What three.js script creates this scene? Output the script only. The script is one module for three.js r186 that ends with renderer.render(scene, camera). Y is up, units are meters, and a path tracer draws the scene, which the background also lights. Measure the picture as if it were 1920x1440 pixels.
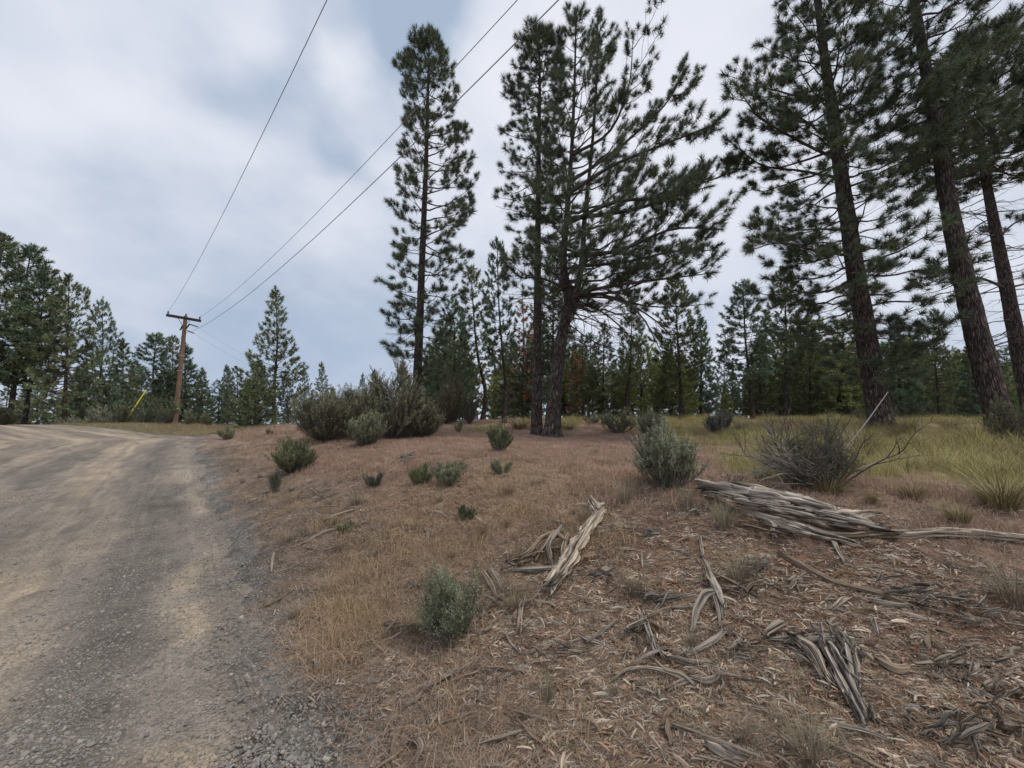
import * as THREE from 'three';
import { mergeGeometries } from 'three/addons/utils/BufferGeometryUtils.js';

// ---------------------------------------------------------------- camera, sky, sun, exposure
const scene = new THREE.Scene();
const EYE = 1.6, PITCH = 7.125 * Math.PI / 180, F = 720;          // F: focal length in pixels of a 1920 x 1440 frame
const camera = new THREE.PerspectiveCamera(90, 4 / 3, 0.05, 2500);
camera.position.set(0, EYE, 0);
camera.rotation.set(PITCH, 0, 0);
scene.add(camera);
const SUN_DIR = new THREE.Vector3(0.42, 0.86, 0.12).normalize();
const sun = new THREE.DirectionalLight(new THREE.Color().setRGB(1, 0.91, 0.8), 1.5);
sun.position.copy(SUN_DIR).multiplyScalar(60);
sun.castShadow = true; sun.shadow.radius = 26; sun.shadow.mapSize.set(2048, 2048);
Object.assign(sun.shadow.camera, { left: -45, right: 45, top: 45, bottom: -45, near: 1, far: 160 });
scene.add(sun, sun.target);
const EXPOSURE = 1.18;

// ---------------------------------------------------------------- random numbers and noise
const rng = (seed) => () => { seed |= 0; seed = seed + 0x6D2B79F5 | 0; let t = Math.imul(seed ^ seed >>> 15, 1 | seed); t = t + Math.imul(t ^ t >>> 7, 61 | t) ^ t; return ((t ^ t >>> 14) >>> 0) / 4294967296; };
const { clamp, lerp, smoothstep } = THREE.MathUtils;
const PERM = new Float32Array(4096); { const r = rng(9); for (let i = 0; i < 4096; i++) PERM[i] = r() * 2 - 1; }
const hash3 = (x, y, z) => PERM[(Math.imul(x, 73856093) ^ Math.imul(y, 19349663) ^ Math.imul(z, 83492791)) >>> 3 & 4095];
const fade = (t) => t * t * t * (t * (t * 6 - 15) + 10);
function noise(x, y, z = 0) {
  const i = Math.floor(x), j = Math.floor(y), k = Math.floor(z), u = fade(x - i), v = fade(y - j), w = fade(z - k);
  const l = (a, b, t) => a + (b - a) * t;
  return l(l(l(hash3(i, j, k), hash3(i + 1, j, k), u), l(hash3(i, j + 1, k), hash3(i + 1, j + 1, k), u), v),
    l(l(hash3(i, j, k + 1), hash3(i + 1, j, k + 1), u), l(hash3(i, j + 1, k + 1), hash3(i + 1, j + 1, k + 1), u), v), w);
}
function fbm(x, y, z = 0, n = 4) { let s = 0, a = 0.5; for (let i = 0; i < n; i++) { s += a * noise(x, y, z); x = x * 2.03 + 17.1; y = y * 2.03 + 5.7; z = z * 2.03 + 3.3; a *= 0.5; } return s; }
const V = (x, y, z) => new THREE.Vector3(x, y, z);
const lin = (r, g, b) => new THREE.Color().setRGB(r, g, b);

// ---------------------------------------------------------------- pixel of the photograph -> ray (layout aid)
const SP = Math.sin(PITCH), CP = Math.cos(PITCH);
function ray(px, py) { const u = (px - 960) / F, v = (720 - py) / F; return V(u, SP + v * CP, -(CP - v * SP)); }
function PT(px, py, t) { const d = ray(px, py).multiplyScalar(t); d.y += EYE; return d; }      // at a distance along the lens axis
function P(px, py, z) { const d = ray(px, py); return PT(px, py, z / -d.z); }                        // on the upright plane z metres ahead

// ---------------------------------------------------------------- sky
{
  const W = 2048, H = 1024, data = new Float32Array(W * H * 4);
  const blobs = [ // px, py, radius px, strength (positive: a thin blue-grey hole, negative: bright cloud)
    [775, -5, 110, 1.15], [765, 75, 65, 0.9], [850, -40, 110, 1.0], [590, 262, 45, 0.5], [640, 270, 35, 0.45], [560, 90, 85, 0.5], [400, 80, 90, 0.45], [250, 370, 150, 0.3], [420, 300, 120, 0.2], [640, 560, 300, 0.25],
    [640, 720, 220, 0.5], [300, 690, 170, 0.4], [950, 120, 170, -0.6], [620, 110, 50, -0.7], [480, 20, 60, -0.4], [160, 200, 170, -0.12], [1250, 60, 220, -0.35], [120, 60, 140, -0.1], [330, 200, 130, -0.25],
  ].map(([x, y, r, s]) => { const d = ray(x, y), k = d.length(); return [d.normalize(), r / F / k, s]; });
  for (let j = 0; j < H; j++) {
    const up = ((j + 0.5) / H - 0.5) * Math.PI, y = Math.sin(up);
    for (let i = 0; i < W; i++) {
      const az = ((i + 0.5) / W - 0.5) * 2 * Math.PI, x = Math.cos(az) * Math.cos(up), z = Math.sin(az) * Math.cos(up);
      let r, g, b;
      if (y <= 0) { r = 0.30; g = 0.36; b = 0.45; }
      else {
        const k = 1 / (y + 0.22), qx = x * k, qz = z * k;
        const wx = qx + 0.5 * fbm(qx * 1.6, qz * 1.6, 4, 3), wz = qz + 0.5 * fbm(qx * 1.6 + 9, qz * 1.6, 8, 3);
        let c = fbm(wx * 1.5, wz * 1.5, 1, 5) * 0.26 + 0.42 * fbm(x * 3.6 + wx * 0.4, y * 6.5, z * 3.6 + wz * 0.4, 6) + 0.2 * fbm(x * 11, y * 17, z * 11, 5);
        const ex = x + 0.11 * fbm(qx * 3, qz * 3, 3, 6), ey = y + 0.11 * fbm(qx * 3 + 40, qz * 3, 5, 6), ez = z + 0.11 * fbm(qx * 3, qz * 3 + 40, 6, 6), el = Math.hypot(ex, ey, ez);
        for (const [d, rad, s] of blobs) { const cs = (d.x * ex + d.y * ey + d.z * ez) / el; if (cs > 0.5) { const a = Math.acos(Math.min(1, cs)) / rad; if (a < 2.2) c += s * Math.exp(-a * a * 1.1) * 0.9; } }
        const thin = smoothstep(c, -0.42, 0.95), hor = Math.exp(-y * 5.5);
        r = lerp(0.685, 0.335, thin); g = lerp(0.705, 0.415, thin); b = lerp(0.775, 0.54, thin);
        r = lerp(r, 0.36, hor * 0.45); g = lerp(g, 0.45, hor * 0.45); b = lerp(b, 0.61, hor * 0.45);
      }
      const o = (j * W + i) * 4; data[o] = r; data[o + 1] = g; data[o + 2] = b; data[o + 3] = 1;
    }
  }
  const sky = new THREE.DataTexture(data, W, H, THREE.RGBAFormat, THREE.FloatType);
  sky.mapping = THREE.EquirectangularReflectionMapping; sky.magFilter = THREE.LinearFilter; sky.needsUpdate = true;
  scene.background = sky; scene.environment = sky;
}

// ---------------------------------------------------------------- terrain
const CTRL = [ // px, py, distance along the lens axis
  [640, 1440, 1.84], [200, 1440, 1.84], [1000, 1440, 1.74], [1500, 1440, 1.58], [1920, 1440, 1.52],
  [0, 1200, 2.98], [550, 1200, 2.93], [1000, 1200, 2.54], [1500, 1200, 2.18], [1920, 1200, 2.05],
  [0, 1000, 5.55], [440, 1050, 4.5], [1000, 1050, 3.5], [1500, 1050, 2.92], [1900, 1050, 2.75],
  [200, 950, 6.9], [420, 950, 6.8], [700, 950, 5.2], [1100, 950, 4.2], [1500, 950, 3.7], [1900, 950, 3.5],
  [0, 880, 9.6], [410, 880, 9.4], [700, 880, 7.3], [1100, 880, 6.3], [1500, 880, 5.9], [1900, 880, 5.9],
  [150, 850, 12], [400, 850, 11.3], [700, 850, 9.1], [1100, 850, 8.8], [1500, 850, 8.2], [1900, 850, 8.4],
  [0, 822, 20], [200, 813, 24], [395, 816, 19], [1040, 822, 14], [1007, 815, 15.5], [1400, 822, 12.5], [1880, 832, 11.2], [1650, 806, 12.5],
  [60, 805, 27], [560, 797, 16], [780, 806, 17], [700, 806, 15], [480, 806, 17], [1300, 797, 19], [945, 794, 20], [1500, 788, 22], [1900, 790, 20], [1200, 788, 24], [900, 788, 24], [320, 806, 33],
].map(([a, b, t]) => { const p = PT(a, b, t); return [p.x, p.z, p.y]; });
for (const [x, z, y] of [[0, 0, 0], [-3, 0, -0.02], [-8, 2, -0.05], [4, 0, 0.55], [8, 0, 0.85], [14, 0, 1.1], [14, -6, 1.3], [3, 3, 0.3], [-3, 5, -0.2], [8, 6, 0.6], [-12, 8, -0.4], [0, 14, -0.6], [20, 8, 1.0], [26, -12, 1.9], [26, -22, 2.3], [-20, 4, -0.1], [-30, -8, 0.7], [-26, -14, 1.1], [-36, -24, 1.8], [-40, -36, 2.2], [0, -34, 2.4], [14, -34, 2.4], [-14, -32, 1.9], [30, -34, 2.4], [-24, 16, -0.8], [20, 24, 0.3], [-10, 26, -1.2]]) CTRL.push([x, z, y]);
const TPS = (() => {
  const n = CTRL.length, N = n + 3, A = [], k = (r2) => r2 < 1e-9 ? 0 : 0.5 * r2 * Math.log(r2);
  for (let i = 0; i < N; i++) { A.push(new Float64Array(N + 1)); }
  for (let i = 0; i < n; i++) {
    for (let j = 0; j < n; j++) A[i][j] = k((CTRL[i][0] - CTRL[j][0]) ** 2 + (CTRL[i][1] - CTRL[j][1]) ** 2);
    A[i][i] += 0.35; A[i][n] = A[n][i] = 1; A[i][n + 1] = A[n + 1][i] = CTRL[i][0]; A[i][n + 2] = A[n + 2][i] = CTRL[i][1]; A[i][N] = CTRL[i][2];
  }
  for (let c = 0; c < N; c++) {
    let p = c; for (let i = c + 1; i < N; i++) if (Math.abs(A[i][c]) > Math.abs(A[p][c])) p = i;
    [A[c], A[p]] = [A[p], A[c]];
    for (let i = 0; i < N; i++) if (i !== c) { const f = A[i][c] / A[c][c]; if (f) for (let j = c; j <= N; j++) A[i][j] -= f * A[c][j]; }
  }
  const w = A.map((r, i) => r[N] / r[i]);
  return (x, z) => { let s = w[n] + w[n + 1] * x + w[n + 2] * z; for (let i = 0; i < n; i++) s += w[i] * k((x - CTRL[i][0]) ** 2 + (z - CTRL[i][1]) ** 2); return s; };
})();
const GRID = { x0: -56, z0: -56, n: 321, d: 0.3, h: null };
GRID.h = new Float32Array(GRID.n * GRID.n);
for (let j = 0; j < GRID.n; j++) for (let i = 0; i < GRID.n; i++) GRID.h[j * GRID.n + i] = TPS(GRID.x0 + i * GRID.d, GRID.z0 + j * GRID.d);
function farH(x, z) { const r = Math.hypot(x, z), ang = Math.atan2(x, -z), front = smoothstep(Math.cos(ang), -0.4, 0.5); return lerp(-0.5, 2.1, front) - Math.max(0, r - 34) * 0.07 * (1 - Math.min(0.6, r / 1500)) + 3 * fbm(x / 90, z / 90, 3, 3); }
function hill(x, z) {                                                // smooth height
  const r = Math.hypot(x, z), b = smoothstep(r, 30, 44);
  let h = 0;
  if (b < 1) {
    const fx = clamp((x - GRID.x0) / GRID.d, 0, GRID.n - 1.001), fz = clamp((z - GRID.z0) / GRID.d, 0, GRID.n - 1.001), i = Math.floor(fx), j = Math.floor(fz), u = fx - i, v = fz - j, o = j * GRID.n + i;
    h = (GRID.h[o] * (1 - u) + GRID.h[o + 1] * u) * (1 - v) + (GRID.h[o + GRID.n] * (1 - u) + GRID.h[o + GRID.n + 1] * u) * v;
  }
  return b > 0 ? lerp(h, farH(x, z), b) : h;
}
// the road: s is the distance to the right of its right-hand edge, a the distance along it
const RD = V(-0.652, 0, -0.758), RN = V(0.758, 0, -0.652), RE = V(-0.82, 0, -2.06);
function road(x, z) {
  const dx = x - RE.x, dz = z - RE.z, a = x * RD.x + z * RD.z; let s = dx * RN.x + dz * RN.z;
  s += 0.032 * Math.max(0, a - 24) ** 2;
  return { a, s: s + 0.14 - 0.25 * fbm(a * 0.35, 2.2, 7, 3) - 0.22 * fbm(a * 1.7, s * 1.7, 8, 4), w: 9 + 0.012 * Math.max(0, a - 10) ** 2 };
}
function onRoad(x, z) { const q = road(x, z); return smoothstep(-q.s, -0.4, 0.4) * smoothstep(q.s + q.w, -0.3, 0.3) * (1 - smoothstep(q.a, 46, 52)); }
function relief(x, z) { return 0.07 * fbm(x * 0.9, z * 0.9, 11, 3) + 0.04 * fbm(x * 4.2, z * 4.2, 12, 3) + 0.018 * noise(x * 17, z * 17, 2); }
function groundY(x, z) { const m = onRoad(x, z); return hill(x, z) + relief(x, z) * (1 - m) - 0.07 * m; }
function roadRelief(a, s) { return 0.012 * fbm(a * 0.8, s * 2.4, 21, 3) + 0.012 * noise(a * 0.25, s * 1.7, 5) + 0.004 * noise(a * 14, s * 14, 9); }
function surfaceY(x, z) { const m = onRoad(x, z); return m > 0.5 ? hill(x, z) + roadRelief(road(x, z).a, road(x, z).s) : groundY(x, z); }
function onGround(px, py) {                                           // where the ray of a pixel meets the ground
  const d = ray(px, py); let t0 = 0.6, t = 0.6;
  for (; t < 90; t0 = t, t += 0.02 + t * 0.02) if (EYE + d.y * t < hill(d.x * t, d.z * t)) break;
  for (let i = 0; i < 24; i++) { const m = (t0 + t) / 2; if (EYE + d.y * m < hill(d.x * m, d.z * m)) t = m; else t0 = m; }
  return V(d.x * t, surfaceY(d.x * t, d.z * t), d.z * t);
}
const depthOf = (p) => (p.y - EYE) * SP - p.z * CP;                   // along the lens axis
const mpp = (p) => depthOf(p) / F;                                    // metres per photo pixel there

// ---------------------------------------------------------------- naming
const counts = {};
const numbered = (n) => { const k = counts[n] = (counts[n] ?? -1) + 1; return k ? n + '_' + String(k).padStart(3, '0') : n; };
function tag(o, label, category, group, kind) { o.userData.label = label; if (category) o.userData.category = category; if (group) o.userData.group = group; if (kind) o.userData.kind = kind; return o; }
function thing(name, pos, label, category, group) { const g = new THREE.Group(); g.name = numbered(name); g.position.copy(pos); scene.add(g); tag(g, label, category, group); return g; }
function shade(o) { o.castShadow = o.receiveShadow = true; return o; }
function part(name, geo, mat, parent) { const m = shade(new THREE.Mesh(geo, mat)); m.name = name; parent.add(m); return m; }
function solo(name, geo, mat, pos, label, category, group) { const m = shade(new THREE.Mesh(geo, mat)); m.name = numbered(name); m.position.copy(pos); scene.add(m); return tag(m, label, category, group); }
function copyOf(o, label, group) { const c = o.clone(); c.name = numbered(o.name.replace(/_\d{3}$/, '')); c.userData = { ...o.userData }; if (label) c.userData.label = label; if (group) c.userData.group = group; scene.add(c); return c; }
function baked(name, geo, mat, items) {                                // the pieces joined into one mesh with a colour each
  const src = geo.attributes.position, id = geo.index, n = id ? id.count : src.count, pos = new Float32Array(items.length * n * 3), col = new Float32Array(items.length * n * 3), v = V(); let o = 0;
  for (const it of items) for (let k = 0; k < n; k++) { v.fromBufferAttribute(src, id ? id.getX(k) : k).applyMatrix4(it.m); pos[o] = v.x; col[o++] = it.c.r; pos[o] = v.y; col[o++] = it.c.g; pos[o] = v.z; col[o++] = it.c.b; }
  const g = new THREE.BufferGeometry(); g.setAttribute('position', new THREE.BufferAttribute(pos, 3)); g.setAttribute('color', new THREE.BufferAttribute(col, 3)); g.computeVertexNormals();
  const m = shade(new THREE.Mesh(g, mat)); m.name = name; TRIS += pos.length / 9; return m;
}
let TRIS = 0;
function stuffCopies(name, geo, mat, items, label, category) {       // items: {m: Matrix4, c: Color}
  const im = shade(new THREE.InstancedMesh(geo, mat, items.length)); im.name = name;
  items.forEach((it, i) => { im.setMatrixAt(i, it.m); if (it.c) im.setColorAt(i, it.c); });
  return im;
}

// ---------------------------------------------------------------- geometry builder
class Build {
  constructor() { this.p = []; this.n = []; this.uv = []; this.c = []; this.i = []; }
  vert(x, y, z, nx, ny, nz, u = 0, v = 0, c) { this.p.push(x, y, z); this.n.push(nx, ny, nz); this.uv.push(u, v); if (c) this.c.push(c[0], c[1], c[2]); return this.p.length / 3 - 1; }
  tube(pts, rad, sides = 6, { bump, color, cap = true, vscale = 1 } = {}) {
    const n = pts.length, T = V(), N = V(0, 0, 0), B = V(), q = V(); let len = 0, prev = null, first = this.p.length / 3;
    for (let i = 0; i < n; i++) {
      T.subVectors(pts[Math.min(n - 1, i + 1)], pts[Math.max(0, i - 1)]).normalize();
      if (!prev) { q.set(Math.abs(T.y) > 0.9 ? 1 : 0, Math.abs(T.y) > 0.9 ? 0 : 1, 0); N.crossVectors(T, q).normalize(); } else N.addScaledVector(T, -N.dot(T)).normalize();
      B.crossVectors(T, N); if (prev) len += pts[i].distanceTo(prev); prev = pts[i];
      for (let j = 0; j <= sides; j++) {
        const a = j / sides * Math.PI * 2, ca = Math.cos(a), sa = Math.sin(a), k = bump ? bump(j % sides / sides * Math.PI * 2, len, i / (n - 1)) : null;
        const r = rad[i] * (k ? k[0] : 1), off = k ? k[1] : 0, dx = N.x * ca + B.x * sa, dy = N.y * ca + B.y * sa, dz = N.z * ca + B.z * sa;
        this.vert(pts[i].x + dx * r + T.x * off, pts[i].y + dy * r + T.y * off, pts[i].z + dz * r + T.z * off, dx, dy, dz, j / sides * Math.max(1, Math.round(rad[0] * 6.28)), len * vscale, color ? color(a, len, i / (n - 1), k ? k[0] : 1) : null);
      }
      if (i) for (let j = 0; j < sides; j++) { const a = first + (i - 1) * (sides + 1) + j, b = a + sides + 1; this.i.push(a, a + 1, b, b, a + 1, b + 1); }
    }
    if (cap) for (const e of [0, n - 1]) {
      const c = color ? color(0, 0, e ? 1 : 0, 0.8) : null, o = e === 0 ? -1 : 1; T.subVectors(pts[Math.min(n - 1, e + 1)], pts[Math.max(0, e - 1)]).normalize();
      let mx = 0, my = 0, mz = 0; const row = first + e * (sides + 1); for (let j = 0; j < sides; j++) { mx += this.p[(row + j) * 3] / sides; my += this.p[(row + j) * 3 + 1] / sides; mz += this.p[(row + j) * 3 + 2] / sides; }
      const m = this.vert(mx, my, mz, T.x * o, T.y * o, T.z * o, 0.5, 0.5, c);
      for (let j = 0; j < sides; j++) e === 0 ? this.i.push(m, row + j + 1, row + j) : this.i.push(m, row + j, row + j + 1);
    }
    return this;
  }
  tri(a, b, c, col, ca) {                                             // flat blade
    const n = V().subVectors(b, a).cross(V().subVectors(c, a)).normalize(), k = this.p.length / 3;
    [a, b, c].forEach((p, i) => this.vert(p.x, p.y, p.z, n.x, n.y, n.z, 0, 0, col ? (i === 2 && ca ? ca : col) : null)); this.i.push(k, k + 1, k + 2);
  }
  strip(pts, w, side, c0, c1) {                                       // a tapering ribbon along pts
    const n = pts.length, k = this.p.length / 3;
    pts.forEach((p, i) => {
      const t = i / (n - 1), h = w * (1 - t * 0.92) / 2, d = V().subVectors(pts[Math.min(n - 1, i + 1)], pts[Math.max(0, i - 1)]), nn = V().crossVectors(d, side).normalize();
      const c = c0 ? [0, 1, 2].map((q) => lerp(c0[q], c1[q], t)) : null;
      this.vert(p.x - side.x * h, p.y - side.y * h, p.z - side.z * h, nn.x, nn.y, nn.z, 0, t, c); this.vert(p.x + side.x * h, p.y + side.y * h, p.z + side.z * h, nn.x, nn.y, nn.z, 1, t, c);
      if (i) { const a = k + i * 2 - 2; this.i.push(a, a + 2, a + 1, a + 2, a + 3, a + 1); }
    });
  }
  geo(smooth) {
    const g = new THREE.BufferGeometry();
    g.setAttribute('position', new THREE.Float32BufferAttribute(this.p, 3)); g.setAttribute('normal', new THREE.Float32BufferAttribute(this.n, 3)); g.setAttribute('uv', new THREE.Float32BufferAttribute(this.uv, 2));
    if (this.c.length) g.setAttribute('color', new THREE.Float32BufferAttribute(this.c, 3));
    g.setIndex(this.i); if (smooth) g.computeVertexNormals(); return g;
  }
}
const curve = (pts, n) => new THREE.CatmullRomCurve3(pts, false, 'centripetal').getPoints(n - 1);

// ---------------------------------------------------------------- textures
function tex(w, h, f, srgb) {
  const d = new Uint8Array(w * h * 4);
  for (let j = 0; j < h; j++) for (let i = 0; i < w; i++) { const c = f(i / w, j / h); for (let k = 0; k < 3; k++) d[(j * w + i) * 4 + k] = clamp(c[k], 0, 1) * 255; d[(j * w + i) * 4 + 3] = 255; }
  const t = new THREE.DataTexture(d, w, h); t.magFilter = THREE.LinearFilter; t.minFilter = THREE.LinearMipmapLinearFilter; t.generateMipmaps = true; t.wrapS = t.wrapT = THREE.RepeatWrapping; if (srgb) t.colorSpace = THREE.SRGBColorSpace; t.needsUpdate = true; return t;
}
function tnoise(u, v, fx, fy, s) {                                    // noise that tiles over the unit square
  const x = u * fx, y = v * fy, i = Math.floor(x), j = Math.floor(y), a = fade(x - i), b = fade(y - j), m = (q, f) => ((q % f) + f) % f;
  const h = (p, q) => hash3(m(p, fx), m(q, fy), s);
  return lerp(lerp(h(i, j), h(i + 1, j), a), lerp(h(i, j + 1), h(i + 1, j + 1), a), b);
}
function cells(u, v, nx, ny, s) {                                     // tiling cell pattern: [distance to the edge, id]
  const x = u * nx, y = v * ny, ci = Math.floor(x), cj = Math.floor(y); let d1 = 9, d2 = 9, id = 0;
  for (let j = -1; j < 2; j++) for (let i = -1; i < 2; i++) {
    const a = ((ci + i) % nx + nx) % nx, b = ((cj + j) % ny + ny) % ny, qx = ci + i + 0.5 + 0.45 * hash3(a, b, s), qy = cj + j + 0.5 + 0.45 * hash3(a, b, s + 1), d = Math.hypot(x - qx, y - qy);
    if (d < d1) { d2 = d1; d1 = d; id = hash3(a, b, s + 2); } else if (d < d2) d2 = d;
  }
  return [d2 - d1, id];
}
const barkField = (u, v) => { const w = 0.035 * tnoise(u, v, 8, 10, 3) + 0.012 * tnoise(u, v, 30, 24, 13), [e, id] = cells(u + w, v + 0.05 * tnoise(u, v, 7, 6, 5), 13, 6, 20); const [e2] = cells(u + w * 2, v + w, 34, 22, 40); return { e: 0.35 * smoothstep(e, 0.0, 0.16) + 0.65 * smoothstep(e, 0.0, 0.7), id, f: smoothstep(e2, 0, 0.25), g: tnoise(u, v, 64, 40, 8) * 0.5 + tnoise(u, v, 150, 90, 9) * 0.5 }; };
const barkMap = tex(512, 1024, (u, v) => { const { e, id, f, g } = barkField(u, v), k = (0.3 + 0.7 * e) * (0.68 + 0.32 * f) * (1 + 0.3 * g) * (1 + 0.3 * id), red = 0.5 + 0.5 * tnoise(u, v, 5, 7, 12); return [0.46 * k, (0.385 + 0.03 * (1 - red)) * k, (0.345 + 0.06 * (1 - red)) * k]; }, true);
const barkBump = tex(512, 1024, (u, v) => { const { e, f, g } = barkField(u, v), k = 0.72 * e + 0.18 * f + 0.05 * g; return [k, k, k]; });
const litterMap = tex(1024, 1024, (u, v) => {
  const n = tnoise(u, v, 12, 12, 1) * 0.12 + tnoise(u, v, 40, 40, 2) * 0.14 + tnoise(u, v, 130, 130, 3) * 0.22 + tnoise(u, v, 400, 400, 4) * 0.22;
  const a = tnoise(u + 0.02 * tnoise(u, v, 30, 30, 9), v, 300, 60, 6), b = tnoise(u, v + 0.02 * tnoise(u, v, 30, 30, 19), 60, 300, 7), straw = Math.max(0, a - 0.4) + Math.max(0, b - 0.4), k = 0.62 + n + straw * 0.55;
  return [k, k * 0.985, k * 0.965];
});
const litterBump = tex(1024, 1024, (u, v) => { const k = 0.5 + tnoise(u, v, 60, 60, 2) * 0.25 + tnoise(u, v, 200, 200, 3) * 0.25; return [k, k, k]; });
const gravelField = (u, v) => { const [e, id] = cells(u, v, 110, 110, 60), [e2, id2] = cells(u, v, 46, 46, 70); const big = id2 > 0.45 ? smoothstep(e2, 0.05, 0.3) : 0; return { e: smoothstep(e, 0, 0.35), id, big, id2 }; };
const gravelMap = tex(1024, 1024, (u, v) => { const { e, id, big, id2 } = gravelField(u, v), n = tnoise(u, v, 8, 8, 1) * 0.06 + tnoise(u, v, 300, 300, 2) * 0.1, k = lerp((0.6 + 0.12 * e) * (1 + 0.3 * id), 0.72 + 0.5 * (id2 - 0.7), big * 0.6) + n * 1.3; return [k, k * 0.99, k * 0.98]; });
const gravelBump = tex(1024, 1024, (u, v) => { const { e, big } = gravelField(u, v), k = 0.35 * e + 0.6 * big; return [k, k, k]; });

const grainMap = tex(512, 1024, (u, v) => { const w = 0.02 * tnoise(u, v, 6, 5, 3), a = tnoise(u + w, v, 70, 5, 1), b = tnoise(u + w, v, 150, 9, 2), c = tnoise(u + w * 1.5, v, 26, 3, 4), f = tnoise(u, v, 200, 120, 5), crack = smoothstep(Math.abs(c), 0.0, 0.14) * smoothstep(Math.abs(a), 0.0, 0.2), k = (0.42 + 0.58 * crack) * (0.86 + 0.2 * b + 0.12 * a + 0.08 * f); return [k, k * (0.985 + 0.02 * b), k * (0.97 + 0.04 * b)]; });
const grainBump = tex(512, 1024, (u, v) => { const w = 0.02 * tnoise(u, v, 6, 5, 3), a = tnoise(u + w, v, 70, 5, 1), b = tnoise(u + w, v, 150, 9, 2), c = tnoise(u + w * 1.5, v, 26, 3, 4), k = 0.2 + 0.5 * smoothstep(Math.abs(c), 0.0, 0.14) + 0.2 * smoothstep(Math.abs(a), 0.0, 0.2) + 0.1 * b; return [k, k, k]; });

// ---------------------------------------------------------------- ground and road
// zones: [px, py, radius in metres] -> a patch on the ground
const blobAt = (list) => { const q = list.map(([x, y, r, w = 1]) => { const p = onGround(x, y); return [p.x, p.z, r, w]; }); return (x, z) => { let s = 0; for (const [a, b, r, w] of q) { const d2 = ((x - a) ** 2 + (z - b) ** 2) / (r * r); if (d2 < 6) s += w * Math.exp(-d2 * 1.2); } return s; }; };
const oliveBlob = blobAt([[1750, 850, 4], [1880, 850, 4], [1620, 870, 1.6], [1830, 900, 1.2], [1900, 910, 1.0], [1480, 860, 1.1, 0.8], [1400, 812, 2, 0.7], [1600, 812, 3.5], [1250, 805, 2, 0.45], [1000, 805, 1.6, 0.6], [890, 806, 1.3, 0.6], [1450, 895, 0.6, 0.5], [1560, 895, 0.9]]);
const soilBlob = blobAt([[1700, 1160, 0.55], [1620, 1090, 0.4], [1760, 1280, 0.45], [1250, 990, 0.5, 0.8], [1540, 1330, 0.3], [1450, 1220, 0.3], [1640, 1040, 0.5], [1850, 1180, 0.4], [1500, 1100, 0.35], [1150, 1230, 0.3, 0.6]]);
const goldBlob = blobAt([[900, 930, 1.2], [820, 960, 1.0], [980, 900, 1.2], [1100, 1010, 0.4, 0.7], [430, 870, 1.5, 0.6], [620, 1130, 0.5, 0.8], [640, 1200, 0.4]]);
const chipBlob = blobAt([[1250, 1100, 0.8], [1100, 1150, 0.6], [1400, 1250, 0.7], [1350, 1050, 0.8], [1600, 1200, 0.7], [1800, 1350, 0.7], [1150, 1350, 0.6], [1500, 1400, 0.5], [1700, 1030, 0.6, 0.6], [950, 1250, 0.5, 0.6], [1900, 1250, 0.6], [1300, 1400, 0.5], [1050, 1060, 0.6]]);
const olive = (x, z) => { const r = Math.hypot(x, z); return clamp(oliveBlob(x, z) * (0.8 + 1.9 * fbm(x * 0.8, z * 0.8, 31, 3)) + smoothstep(r, 17, 24) * 0.45 * smoothstep(x, -4, 6), 0, 1); };
function groundColor(x, z) {
  const q = road(x, z), n = fbm(x * 0.6, z * 0.6, 41, 4), n2 = fbm(x * 2.6, z * 2.6, 42, 3), n3 = noise(x * 9, z * 9, 43);
  const h = hill(x, z), edge = smoothstep(q.s, 0.1, 2.2);
  let c = [0.185, 0.124, 0.088];                                       // dry brown soil under litter
  const mix = (d, t) => { t = clamp(t, 0, 1); c = c.map((v, i) => lerp(v, d[i], t)); };
  mix([0.25, 0.172, 0.128], smoothstep(h, 0.65, 1.15) * 0.85);          // red-brown of dried annual grass
  mix([0.255, 0.182, 0.125], goldBlob(x, z) * 0.6 + 0.2 * n);
  mix([0.085, 0.052, 0.036], soilBlob(x, z) * (0.9 + n2));
  mix([0.125, 0.072, 0.046], chipBlob(x, z) * 0.75);
  mix([0.185, 0.15, 0.115], (1 - edge) * 0.6); mix([0.17, 0.158, 0.142], 1 - smoothstep(q.s + 0.5 * n2, 0.0, 0.4));
  mix([0.24, 0.195, 0.105], olive(x, z) * 0.85);
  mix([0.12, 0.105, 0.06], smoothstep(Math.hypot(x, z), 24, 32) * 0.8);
  const k = 1.42 * (1 + 0.4 * n + 0.4 * n2 + 0.3 * n3);
  return c.map((v) => v * k);
}
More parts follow.
